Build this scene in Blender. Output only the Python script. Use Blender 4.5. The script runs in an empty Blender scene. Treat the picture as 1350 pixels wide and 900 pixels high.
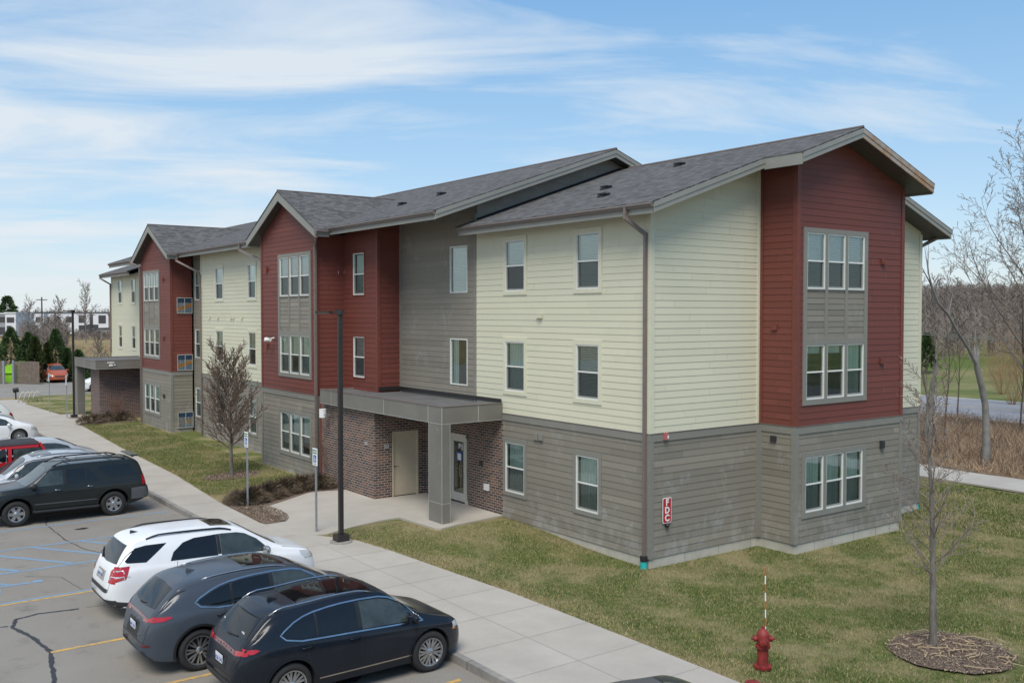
import bpy, math, random
import numpy as np
from mathutils import Vector, Matrix
from mathutils.bvhtree import BVHTree
from mathutils.geometry import delaunay_2d_cdt
R = math.radians
rnd = random.Random(7)
S = bpy.context.scene
COL = S.collection

# ---------------------------------------------------------------- camera
cam_d = bpy.data.cameras.new('camera'); cam = bpy.data.objects.new('camera', cam_d); COL.objects.link(cam)
CAM = Vector((-17.0100506, -17.2868195, 6.45341606))
yaw, pitch, F = 0.937406469, 0.0300295673, 1257.79
fw = Vector((math.cos(yaw)*math.cos(pitch), math.sin(yaw)*math.cos(pitch), -math.sin(pitch)))
cam.location = CAM
cam.rotation_euler = fw.to_track_quat('-Z', 'Y').to_euler()
cam_d.sensor_width = 36; cam_d.lens = 36*F/1350
cam_d.clip_start = .1; cam_d.clip_end = 6000
S.camera = cam
S.render.resolution_x = 1024; S.render.resolution_y = 682

# ---------------------------------------------------------------- sky and sun
W = bpy.data.worlds.new('World'); S.world = W; W.use_nodes = True
nt = W.node_tree; nt.nodes.clear()
SUN_EL, SUN_AZ = R(55), R(226)      # azimuth of the direction TO the sun, counted from +x towards +y
def wn(t, **k):
    n = nt.nodes.new(t)
    for a, v in k.items(): setattr(n, a, v)
    return n
out = wn('ShaderNodeOutputWorld'); bg = wn('ShaderNodeBackground'); bg.inputs['Strength'].default_value = .12
sky = wn('ShaderNodeTexSky', sky_type='NISHITA', sun_disc=False)
sky.sun_elevation = SUN_EL; sky.sun_rotation = R(90)-SUN_AZ
sky.air_density = 1.1; sky.dust_density = .4; sky.ozone_density = 1.15; sky.altitude = 200
tc = wn('ShaderNodeTexCoord'); sep = wn('ShaderNodeSeparateXYZ')
nt.links.new(tc.outputs['Generated'], sep.inputs[0])
def wm(op, a, b=None):
    n = wn('ShaderNodeMath', operation=op)
    for i, v in enumerate((a, b)):
        if v is None: continue
        if isinstance(v, (int, float)): n.inputs[i].default_value = v
        else: nt.links.new(v, n.inputs[i])
    return n.outputs[0]
den = wm('ADD', wm('MAXIMUM', sep.outputs['Z'], 0.0), .12)
cx, cy = wm('DIVIDE', sep.outputs['X'], den), wm('DIVIDE', sep.outputs['Y'], den)
cmb = wn('ShaderNodeCombineXYZ'); nt.links.new(cx, cmb.inputs[0]); nt.links.new(cy, cmb.inputs[1])
mr0 = wn('ShaderNodeMapping'); mr0.inputs['Rotation'].default_value = (0, 0, R(29)); nt.links.new(cmb.outputs[0], mr0.inputs[0])
mp = wn('ShaderNodeMapping'); mp.inputs['Scale'].default_value = (.26, .60, 1); mp.inputs['Location'].default_value = (.35, 2.3, 0)
nt.links.new(mr0.outputs[0], mp.inputs[0])
n1 = wn('ShaderNodeTexNoise'); n1.inputs['Scale'].default_value = 3.0; n1.inputs['Detail'].default_value = 9; n1.inputs['Roughness'].default_value = .58; n1.inputs['Distortion'].default_value = .6
nt.links.new(mp.outputs[0], n1.inputs['Vector'])
n2 = wn('ShaderNodeTexNoise'); n2.inputs['Scale'].default_value = .42; n2.inputs['Detail'].default_value = 3
nt.links.new(cmb.outputs[0], n2.inputs['Vector'])
# more cloud towards the left of the view (towards +y)
bias = wm('MULTIPLY', wm('SUBTRACT', wm('SUBTRACT', sep.outputs['Y'], sep.outputs['X']), .10), .16)
val = wm('ADD', wm('ADD', wm('MULTIPLY', n1.outputs[0], 1.0), wm('MULTIPLY', n2.outputs[0], .55)), bias)
rp = wn('ShaderNodeValToRGB'); rp.color_ramp.elements[0].position = .74; rp.color_ramp.elements[1].position = 1.16
rp.color_ramp.elements[0].color = (0, 0, 0, 1); rp.color_ramp.elements[1].color = (1, 1, 1, 1)
nt.links.new(val, rp.inputs[0])
# thin milky veil, thicker towards the horizon
veil = wn('ShaderNodeMapRange'); veil.inputs[1].default_value = 0; veil.inputs[2].default_value = .30; veil.inputs[3].default_value = .92; veil.inputs[4].default_value = .06
nt.links.new(sep.outputs['Z'], veil.inputs[0])
cm = wm('MULTIPLY', rp.outputs[0], .86)
mix = wn('ShaderNodeMix', data_type='RGBA')
grad = wn('ShaderNodeValToRGB'); nt.links.new(sep.outputs['Z'], grad.inputs[0]); ge = grad.color_ramp.elements   # clear spring sky, paler low down
ge[0].position = 0; ge[0].color = (.70, .82, .93, 1); ge[1].position = 1; ge[1].color = (.15, .33, .72, 1)
for p_, c_ in ((.10, (.47, .70, .94, 1)), (.20, (.34, .60, .90, 1)), (.32, (.21, .48, .85, 1))): e_ = ge.new(p_); e_.color = c_
gs = wn('ShaderNodeVectorMath', operation='SCALE'); nt.links.new(grad.outputs[0], gs.inputs[0]); gs.inputs[3].default_value = 4.25
mixv = wn('ShaderNodeMix', data_type='RGBA'); mixv.inputs[0].default_value = .8; nt.links.new(sky.outputs[0], mixv.inputs[6]); nt.links.new(gs.outputs[0], mixv.inputs[7])
nt.links.new(cm, mix.inputs[0]); nt.links.new(mixv.outputs[2], mix.inputs[6]); mix.inputs[7].default_value = (3.85, 4.15, 4.4, 1)
nt.links.new(mix.outputs[2], bg.inputs[0]); nt.links.new(bg.outputs[0], out.inputs[0])
sd = bpy.data.lights.new('sun', 'SUN'); so = bpy.data.objects.new('sun', sd); COL.objects.link(so)
sd.energy = 2.1; sd.angle = R(34); sd.color = (1, .94, .84)
sdir = Vector((math.cos(SUN_EL)*math.cos(SUN_AZ), math.cos(SUN_EL)*math.sin(SUN_AZ), math.sin(SUN_EL)))
so.rotation_euler = sdir.to_track_quat('Z', 'Y').to_euler()
S.view_settings.view_transform = 'Standard'; S.view_settings.look = 'None'; S.view_settings.gamma = 1
S.view_settings.exposure = 0.76
S.render.engine = 'CYCLES'
S.cycles.max_bounces = 6; S.cycles.transparent_max_bounces = 12

# ---------------------------------------------------------------- materials
MATS = {}
class NT:
    def __init__(s, name):
        s.m = bpy.data.materials.new(name); s.m.use_nodes = True; s.t = s.m.node_tree
        s.b = s.t.nodes['Principled BSDF']; s.tc = None
    def n(s, t, **k):
        x = s.t.nodes.new(t)
        for a, v in k.items(): setattr(x, a, v)
        return x
    def l(s, a, b): s.t.links.new(a, b)
    def set(s, sock, v):
        if hasattr(v, 'is_linked') or isinstance(v, bpy.types.NodeSocket): s.l(v, sock)
        elif isinstance(v, (tuple, list)) and len(v) == 3 and sock.type == 'RGBA': sock.default_value = (*v, 1)
        else: sock.default_value = v
    def co(s):
        if not s.tc: s.tc = s.n('ShaderNodeTexCoord')
        return s.tc.outputs['Object']
    def map(s, scale=(1, 1, 1), rot=(0, 0, 0), v=None):
        m = s.n('ShaderNodeMapping'); s.l(v or s.co(), m.inputs[0]); m.inputs['Scale'].default_value = scale; m.inputs['Rotation'].default_value = rot
        return m.outputs[0]
    def noise(s, scale, detail=4, rough=.55, v=None, dist=0):
        x = s.n('ShaderNodeTexNoise'); s.l(v or s.co(), x.inputs['Vector'])
        x.inputs['Scale'].default_value = scale; x.inputs['Detail'].default_value = detail; x.inputs['Roughness'].default_value = rough; x.inputs['Distortion'].default_value = dist
        return x.outputs[0]
    def mr(s, v, a, b, c=0, d=1):
        x = s.n('ShaderNodeMapRange'); s.l(v, x.inputs[0])
        for i, q in enumerate((a, b, c, d)): x.inputs[i+1].default_value = q
        return x.outputs[0]
    def mix(s, f, a, b, mode='MIX'):
        x = s.n('ShaderNodeMix', data_type='RGBA', blend_type=mode)
        s.set(x.inputs[0], f); s.set(x.inputs[6], a); s.set(x.inputs[7], b); return x.outputs[2]
    def math(s, op, a, b=0):
        x = s.n('ShaderNodeMath', operation=op); s.set(x.inputs[0], a); s.set(x.inputs[1], b); return x.outputs[0]
    def bump(s, h, strength=.3, dist=.01):
        x = s.n('ShaderNodeBump'); s.l(h, x.inputs['Height']); x.inputs['Strength'].default_value = strength; x.inputs['Distance'].default_value = dist
        s.l(x.outputs[0], s.b.inputs['Normal'])
    def fin(s, col=None, rough=.6, metal=0, coat=0, spec=.5):
        if col is not None: s.set(s.b.inputs['Base Color'], col)
        s.set(s.b.inputs['Roughness'], rough); s.b.inputs['Metallic'].default_value = metal
        s.b.inputs['Coat Weight'].default_value = coat; s.b.inputs['Coat Roughness'].default_value = .03
        s.b.inputs['Specular IOR Level'].default_value = spec
        MATS[s.m.name] = s.m; return s.m
def simple(name, col, rough=.6, metal=0, coat=0, var=.12, scale=6, spec=.5, bump=0):
    s = NT(name); f = s.noise(scale, 5)
    c = s.mix(s.mr(f, .3, .7), tuple(x*(1-var) for x in col), tuple(min(1, x*(1+var)) for x in col))
    if bump: s.bump(s.noise(scale*12, 3), bump, .005)
    return s.fin(c, rough, metal, coat, spec)
def paint(name, col, metal=.0, rough=.35, flake=0):
    s = NT(name); f = s.noise(1.3, 4); d = s.noise(60, 2)
    c = s.mix(s.mr(f, .3, .75), col, tuple(x*1.12+.004 for x in col))
    c = s.mix(s.math('MULTIPLY', s.mr(d, .5, .8), .025), c, (.4, .38, .34))
    s.set(s.b.inputs['Roughness'], rough)
    s.fin(c, rough, metal, .6, .12); s.b.inputs['Coat Roughness'].default_value = .13; return s.m
def siding_mat(name, col, var=.1, wear=.0, wearcol=(.3, .33, .31), rough=.62):
    s = NT(name); a = s.n('ShaderNodeAttribute', attribute_name='tone')
    t = s.mr(a.outputs['Fac'], 0, 1)
    c = s.mix(t, tuple(x*(1-var) for x in col), tuple(x*(1+var) for x in col))
    g = s.noise(55, 3, .6, s.map((.12, .12, 1.6)))
    c = s.mix(s.math('MULTIPLY', s.mr(g, .35, .75), .10), c, tuple(x*.72 for x in col))
    big = s.noise(.55, 4)
    c = s.mix(s.math('MULTIPLY', s.mr(big, .45, .75), .10), c, tuple(min(1, x*1.25+.01) for x in col))
    if wear:
        w = s.noise(1.7, 7, .68, s.map((1, 1, .8)), 1.0)
        lowz = s.n('ShaderNodeSeparateXYZ'); s.l(s.co(), lowz.inputs[0])
        wf = s.math('MULTIPLY', s.mr(w, .56, .74), wear)
        c = s.mix(wf, c, wearcol)
        lw = s.math('MULTIPLY', s.mr(lowz.outputs[2], .2, 1.3, 1, 0), s.mr(s.noise(2.6, 7, .72, s.map((1, 1, .6))), .48, .64)); c = s.mix(s.math('MULTIPLY', lw, .55), c, (.36, .36, .345))
    s.bump(s.noise(90, 3, .6, s.map((.3, .3, 2))), .15, .004)
    return s.fin(c, rough, spec=.45)
siding_mat('cream siding', (.60, .585, .445), .05, .06, (.70, .70, .58))
siding_mat('red siding', (.150, .041, .030), .14, .05, (.26, .07, .06), .6)
siding_mat('taupe siding', (.215, .195, .158), .18, .6, (.33, .34, .33))
siding_mat('taupe trim', (.225, .218, .19), .07, .50, (.30, .32, .30))
simple('cream trim', (.61, .595, .455), .6, var=.04)
simple('red trim', (.155, .042, .029), .55, var=.08)
simple('fascia paint', (.245, .245, .218), .5, var=.06, scale=2)
simple('fascia dark', (.20, .20, .18), .5, var=.06, scale=2)
s = NT('raw primed fascia'); f = s.noise(1.8, 6, .65)
s.fin(s.mix(s.mr(f, .38, .62), (.34, .345, .33), (.33, .20, .11)), .7)
s = NT('ribbed soffit'); w = s.n('ShaderNodeTexWave', wave_type='BANDS', bands_direction='X'); s.l(s.co(), w.inputs[0]); w.inputs['Scale'].default_value = 4
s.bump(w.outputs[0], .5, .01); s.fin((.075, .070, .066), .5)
simple('gutter metal', (.15, .125, .115), .42, .0, var=.08)
simple('downspout metal', (.17, .135, .122), .42, .0, var=.08)
simple('white vinyl', (.66, .67, .63), .4, var=.03)
simple('pale frame', (.38, .38, .34), .5, var=.05)
simple('dark gap', (.012, .012, .012), .9)
simple('window interior', (.10, .095, .085), .9, var=.3, scale=2)
s = NT('blind slats'); w = s.n('ShaderNodeTexWave', wave_type='BANDS', bands_direction='Z'); s.l(s.co(), w.inputs[0]); w.inputs['Scale'].default_value = 6.6
s.bump(w.outputs[0], .9, .02); s.fin(s.mix(w.outputs[0], (.62, .67, .64), (.90, .92, .90)), .7)
s = NT('curtain'); w = s.n('ShaderNodeTexWave', wave_type='BANDS', bands_direction='DIAGONAL'); s.l(s.map((1, 1, .02)), w.inputs[0]); w.inputs['Scale'].default_value = 5; w.inputs['Distortion'].default_value = 2
s.fin(s.mix(w.outputs[0], (.66, .72, .66), (.88, .92, .87)), .8)
def glassy(name, tint, fres=1.45, extra=0.04):
    s = NT(name); s.t.nodes.remove(s.b)
    tr = s.n('ShaderNodeBsdfTransparent'); tr.inputs[0].default_value = (*tint, 1)
    gl = s.n('ShaderNodeBsdfGlossy'); gl.inputs['Roughness'].default_value = .02; gl.inputs[0].default_value = (.92, 1, .97, 1)
    fr = s.n('ShaderNodeFresnel'); fr.inputs[0].default_value = fres
    nn = s.noise(1.4, 2); bp = s.n('ShaderNodeBump'); bp.inputs['Strength'].default_value = .06; bp.inputs['Distance'].default_value = .05; s.l(nn, bp.inputs['Height'])
    s.l(bp.outputs[0], gl.inputs['Normal'])
    mx = s.n('ShaderNodeMixShader'); ad = s.math('ADD', fr.outputs[0], extra); s.l(ad, mx.inputs[0]); s.l(tr.outputs[0], mx.inputs[1]); s.l(gl.outputs[0], mx.inputs[2])
    s.l(mx.outputs[0], s.t.nodes['Material Output'].inputs[0]); MATS[name] = s.m
glassy('window glass', (.86, .95, .91), 1.5, .15)
s = NT('insect screen'); s.t.nodes.remove(s.b)
tr = s.n('ShaderNodeBsdfTransparent'); df = s.n('ShaderNodeBsdfDiffuse'); df.inputs[0].default_value = (.035, .037, .038, 1)
mx = s.n('ShaderNodeMixShader'); mx.inputs[0].default_value = .42; s.l(tr.outputs[0], mx.inputs[1]); s.l(df.outputs[0], mx.inputs[2])
s.l(mx.outputs[0], s.t.nodes['Material Output'].inputs[0]); MATS['insect screen'] = s.m
def wallcoord(s):
    sp = s.n('ShaderNodeSeparateXYZ'); s.l(s.co(), sp.inputs[0]); cb = s.n('ShaderNodeCombineXYZ')
    s.l(s.math('ADD', sp.outputs[0], sp.outputs[1]), cb.inputs[0]); s.l(sp.outputs[2], cb.inputs[1]); return cb.outputs[0]
s = NT('brick'); br = s.n('ShaderNodeTexBrick'); s.l(wallcoord(s), br.inputs['Vector'])
for k, v in dict(Scale=1, **{'Mortar Size': .011, 'Mortar Smooth': .1, 'Bias': -.1, 'Brick Width': .235, 'Row Height': .083}).items(): br.inputs[k].default_value = v
br.inputs['Color1'].default_value = (.040, .030, .030, 1); br.inputs['Color2'].default_value = (.19, .095, .055, 1); br.inputs['Mortar'].default_value = (.36, .31, .27, 1)
c = s.mix(s.math('MULTIPLY', s.mr(s.noise(3, 5), .4, .7), .4), br.outputs[0], (.10, .07, .065))
s.bump(s.math('SUBTRACT', 1, br.outputs['Fac']), .6, .008); s.fin(c, .8)
s = NT('brick pale'); br = s.n('ShaderNodeTexBrick'); s.l(wallcoord(s), br.inputs['Vector'])
for k, v in dict(Scale=1, **{'Mortar Size': .011, 'Mortar Smooth': .1, 'Bias': 0, 'Brick Width': .235, 'Row Height': .083}).items(): br.inputs[k].default_value = v
br.inputs['Color1'].default_value = (.060, .045, .045, 1); br.inputs['Color2'].default_value = (.15, .085, .065, 1); br.inputs['Mortar'].default_value = (.28, .23, .205, 1)
s.bump(s.math('SUBTRACT', 1, br.outputs['Fac']), .6, .008); s.fin(br.outputs[0], .8)
def shingle(name, swap):
    s = NT(name); sp = s.n('ShaderNodeSeparateXYZ'); s.l(s.co(), sp.inputs[0]); cb = s.n('ShaderNodeCombineXYZ')
    s.l(sp.outputs[1 if not swap else 0], cb.inputs[0]); s.l(sp.outputs[0 if not swap else 1], cb.inputs[1])
    br = s.n('ShaderNodeTexBrick'); s.l(cb.outputs[0], br.inputs['Vector'])
    for k, v in dict(Scale=1, **{'Mortar Size': .006, 'Mortar Smooth': .2, 'Bias': 0, 'Brick Width': .24, 'Row Height': .135}).items(): br.inputs[k].default_value = v
    br.offset = .37; br.offset_frequency = 3
    br.inputs['Color1'].default_value = (.052, .050, .047, 1); br.inputs['Color2'].default_value = (.138, .135, .128, 1); br.inputs['Mortar'].default_value = (.035, .035, .038, 1)
    c = s.mix(s.math('MULTIPLY', s.mr(s.noise(7, 5, .7), .42, .62), .35), br.outputs[0], (.115, .113, .118))
    c = s.mix(s.math('MULTIPLY', s.mr(s.noise(45, 4, .7), .5, .72), .45), c, (.21, .207, .20))
    c = s.mix(s.math('MULTIPLY', s.mr(s.noise(.5, 4), .4, .7), .12), c, (.075, .073, .075))
    s.bump(s.math('ADD', br.outputs[0], s.noise(60, 2)), .5, .01); s.fin(c, .9, spec=.3)
shingle('roof shingles', False); shingle('gable shingles', True)
s = NT('canopy membrane'); c = s.mix(s.mr(s.noise(1.2, 6, .7), .3, .7), (.085, .085, .09), (.14, .14, .14)); s.fin(c, .8)
s = NT('fibre cement panel'); c = s.mix(s.mr(s.noise(.9, 5), .35, .7), (.155, .147, .125), (.19, .18, .158))
c = s.mix(s.math('MULTIPLY', s.mr(s.noise(2.2, 7, .7), .62, .75), .5), c, (.29, .29, .27)); s.fin(c, .55)
simple('aluminium reveal', (.42, .43, .42), .4, .3)
s = NT('concrete'); f = s.noise(.7, 7, .65); g = s.noise(70, 4, .7)
c = s.mix(s.mr(f, .3, .72), (.37, .34, .295), (.47, .435, .38)); c = s.mix(s.math('MULTIPLY', s.mr(g, .4, .75), .3), c, (.25, .235, .21))
c = s.mix(s.math('MULTIPLY', s.mr(s.noise(2.3, 8, .75), .58, .8), .35), c, (.24, .22, .195))
sp_ = s.n('ShaderNodeSeparateXYZ'); s.l(s.co(), sp_.inputs[0]); fl_ = s.math('FLOOR', s.math('DIVIDE', s.math('SUBTRACT', sp_.outputs[1], .4), 1.53)); fx_ = s.math('FLOOR', s.math('DIVIDE', s.math('ADD', sp_.outputs[0], 5.9), 6.0))
wn_ = s.n('ShaderNodeTexWhiteNoise', noise_dimensions='2D'); cb_ = s.n('ShaderNodeCombineXYZ'); s.l(fl_, cb_.inputs[0]); s.l(fx_, cb_.inputs[1]); s.l(cb_.outputs[0], wn_.inputs['Vector'])
c = s.mix(s.math('MULTIPLY', wn_.outputs['Value'], .22), c, (.30, .275, .235))
s.bump(g, .2, .004); s.fin(c, .9)
s = NT('curb concrete'); f = s.noise(2, 7, .7); s.fin(s.mix(s.mr(f, .3, .72), (.17, .16, .145), (.33, .31, .28)), .9)
s = NT('foundation concrete'); f = s.noise(1.4, 7, .7); s.fin(s.mix(s.mr(f, .3, .72), (.36, .34, .28), (.52, .49, .42)), .9)
s = NT('asphalt'); g = s.noise(95, 3, .75); h = s.noise(28, 5, .75); f = s.noise(.45, 7, .62)
c = s.mix(s.mr(g, .36, .68), (.125, .112, .094), (.38, .348, .298)); c = s.mix(s.math('MULTIPLY', s.mr(h, .42, .68), .4), c, (.15, .14, .125))
c = s.mix(s.math('MULTIPLY', s.mr(f, .42, .66), .5), c, (.27, .253, .225)); c = s.mix(s.math('MULTIPLY', s.mr(s.noise(1.3, 7, .7), .55, .72), .6), c, (.11, .104, .095))
s.bump(g, .5, .006); s.fin(c, .92)
s = NT('road asphalt'); c = s.mix(s.mr(s.noise(1.2, 7, .7), .35, .7), (.20, .205, .22), (.27, .275, .29)); s.fin(c, .9)
simple('crack sealant', (.028, .027, .027), .55)
def worn(name, col):
    s = NT(name); c = s.mix(s.mr(s.noise(9, 8, .8), .46, .62), col, (.22, .21, .19)); s.fin(c, .85)
worn('yellow line paint', (.62, .36, .07)); worn('blue line paint', (.16, .31, .47)); worn('road yellow', (.5, .4, .15)); worn('road white', (.5, .5, .48))
s = NT('lawn'); f = s.noise(.55, 6, .6); g = s.noise(22, 5, .7); h = s.noise(3.4, 6, .72); k = s.noise(90, 3, .7)
c = s.mix(s.mr(h, .38, .62), (.060, .105, .020), (.150, .165, .055)); c = s.mix(s.mr(f, .45, .60), c, (.30, .26, .14))
c = s.mix(s.math('MULTIPLY', s.mr(g, .46, .68), .65), c, (.30, .25, .13)); c = s.mix(s.math('MULTIPLY', s.mr(k, .5, .7), .5), c, (.03, .048, .012))
LAWN = s; s.bump(s.math('ADD', g, k), .8, .03)
# straw-coloured worn margin along the sidewalk, stored per vertex
at = s.n('ShaderNodeAttribute', attribute_name='straw'); c = s.mix(s.math('MULTIPLY', at.outputs['Fac'], s.mr(s.noise(5, 5, .7), .3, .55)), c, (.33, .25, .145)); s.fin(c, .95, spec=.1)
s = NT('field'); f = s.noise(.035, 6, .6); g = s.noise(1.1, 6, .7)
c = s.mix(s.mr(g, .35, .68), (.30, .225, .115), (.21, .16, .085)); c = s.mix(s.math('MULTIPLY', s.mr(f, .5, .62), .5), c, (.12, .125, .045)); s.fin(c, .95, spec=.1)
s = NT('meadow'); f = s.noise(.09, 6, .65); g = s.noise(1.2, 6, .7)
c = s.mix(s.mr(f, .42, .6), (.095, .135, .035), (.20, .19, .085)); c = s.mix(s.math('MULTIPLY', s.mr(g, .45, .7), .5), c, (.115, .10, .045)); s.fin(c, .95, spec=.1)
s = NT('brush ground'); c = s.mix(s.mr(s.noise(1.5, 8, .75), .35, .68), (.095, .062, .042), (.27, .19, .115)); s.fin(c, .95, spec=.1)
s = NT('mulch'); c = s.mix(s.mr(s.noise(26, 6, .8), .38, .66), (.085, .062, .048), (.28, .21, .165)); s.bump(s.noise(50, 3), .8, .02); s.fin(c, .95, spec=.1)
s = NT('bark grey'); c = s.mix(s.mr(s.noise(9, 6, .7, s.map((1, 1, .25))), .35, .7), (.10, .088, .075), (.22, .20, .175)); s.bump(s.noise(30, 4, .6, s.map((1, 1, .3))), .6, .02); s.fin(c, .9)
simple('twig brown', (.105, .075, .058), .9, var=.35, scale=3); simple('twig red brown', (.15, .085, .06), .9, var=.3, scale=3); simple('twig pale', (.20, .165, .135), .9, var=.3, scale=2)
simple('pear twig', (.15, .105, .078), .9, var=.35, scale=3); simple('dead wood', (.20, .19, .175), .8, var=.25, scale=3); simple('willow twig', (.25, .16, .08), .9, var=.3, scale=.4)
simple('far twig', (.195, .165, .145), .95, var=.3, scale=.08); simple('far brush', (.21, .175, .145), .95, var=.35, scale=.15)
simple('evergreen leaf', (.075, .125, .04), .8, var=.5, scale=1.2); simple('thuja leaf', (.055, .080, .018), .8, var=.4, scale=2); simple('thuja dead', (.16, .095, .045), .9, var=.3)
simple('juniper', (.125, .092, .060), .9, var=.5, scale=2.5); simple('dead grass', (.40, .29, .18), .95, var=.35, scale=.6); simple('dead grass dark', (.23, .16, .11), .95, var=.35, scale=.6)
def blade(name, a, b):
    s = NT(name); c = s.mix(s.mr(s.noise(1.6, 6, .7), .36, .64), a, b); pt = s.math('MAXIMUM', s.mr(s.noise(.55, 6, .6), .49, .61), s.mr(s.noise(1.9, 5, .6), .57, .68)); c = s.mix(s.math('MULTIPLY', pt, .58), c, (.36, .30, .165)); s.fin(c, .9, spec=.15)
blade('grass dark', (.035, .070, .014), (.07, .10, .03)); blade('grass pale', (.17, .21, .07), (.26, .25, .11)); blade('grass blade', (.085, .155, .030), (.16, .20, .055)); blade('straw blade', (.42, .35, .19), (.30, .26, .12))
simple('pole bronze', (.032, .027, .026), .45, .2); simple('galvanised', (.36, .38, .40), .45, .6); simple('sign white', (.75, .76, .75), .4, var=.03)
simple('sign red', (.42, .015, .022), .4, var=.05); simple('sign green', (.02, .16, .07), .5); simple('sign blue', (.02, .10, .42), .5)
simple('hydrant red', (.20, .020, .016), .6, var=.4, scale=8); simple('marker orange', (.50, .09, .025), .5); simple('teal plastic', (.02, .42, .40), .4); simple('black plastic', (.018, .018, .02), .5)
simple('door cream', (.52, .44, .32), .55, var=.05); simple('door white', (.55, .52, .44), .5, var=.04); simple('metal satin', (.32, .31, .28), .35, .8); simple('red alarm', (.45, .12, .12), .4)
simple('white housing', (.70, .70, .68), .4); simple('wood fence', (.17, .135, .105), .85, var=.25, scale=3); simple('lime green', (.28, .62, .03), .45, var=.06); simple('grey box', (.30, .29, .27), .6)
simple('paper white', (.65, .66, .68), .6); simple('far white wall', (.66, .67, .69), .7, var=.04, scale=.1); simple('far grey wall', (.28, .29, .31), .7, var=.05, scale=.1); simple('far dark', (.05, .05, .055), .6); simple('far brown', (.16, .11, .09), .8)
simple('twig straw', (.42, .32, .20), .9, var=.2)
# car materials
paint('car blue black', (.005, .008, .014)); paint('car slate', (.045, .056, .072)); paint('car white', (.70, .71, .72)); paint('car charcoal', (.010, .013, .013)); paint('car silver', (.42, .44, .46), .25)
paint('car red', (.42, .012, .018)); paint('car orange', (.36, .085, .035)); paint('car dark red', (.22, .03, .018)); paint('car pale', (.50, .53, .50)); paint('car grey', (.075, .082, .09))
simple('car glass', (.006, .007, .008), .03, 0, 0, spec=.55, var=.2); simple('car glass clear', (.035, .045, .044), .03, 0, 0, spec=.6, var=.5, scale=3)
simple('tyre rubber', (.018, .018, .018), .85); simple('alloy', (.42, .43, .44), .28, .85); simple('alloy dark', (.05, .05, .055), .35, .7)
simple('chrome', (.50, .50, .50), .22, 1); simple('trim black', (.012, .012, .013), .45); simple('cladding', (.028, .029, .031), .6)
simple('tail red', (.36, .004, .008), .15, 0, 1); simple('tail dark red', (.11, .004, .006), .15, 0, 1); simple('lens clear', (.55, .56, .57), .12, .2, 1); simple('amber', (.55, .20, .03), .2, 0, 1); simple('plate white', (.66, .68, .72), .4); simple('soft top', (.03, .032, .036), .85)
s = NT('colour panel')
v = s.n('ShaderNodeTexVoronoi'); s.l(s.map((1, 1, 1)), v.inputs['Vector']); v.inputs['Scale'].default_value = 3
s.fin((.2, .25, .3), .4)
simple('panel blue', (.02, .055, .10), .35, var=.3); simple('panel pale blue', (.12, .17, .22), .35, var=.3); simple('panel orange', (.30, .15, .045), .4, var=.3); simple('panel grey', (.20, .20, .19), .4, var=.3)

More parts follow.
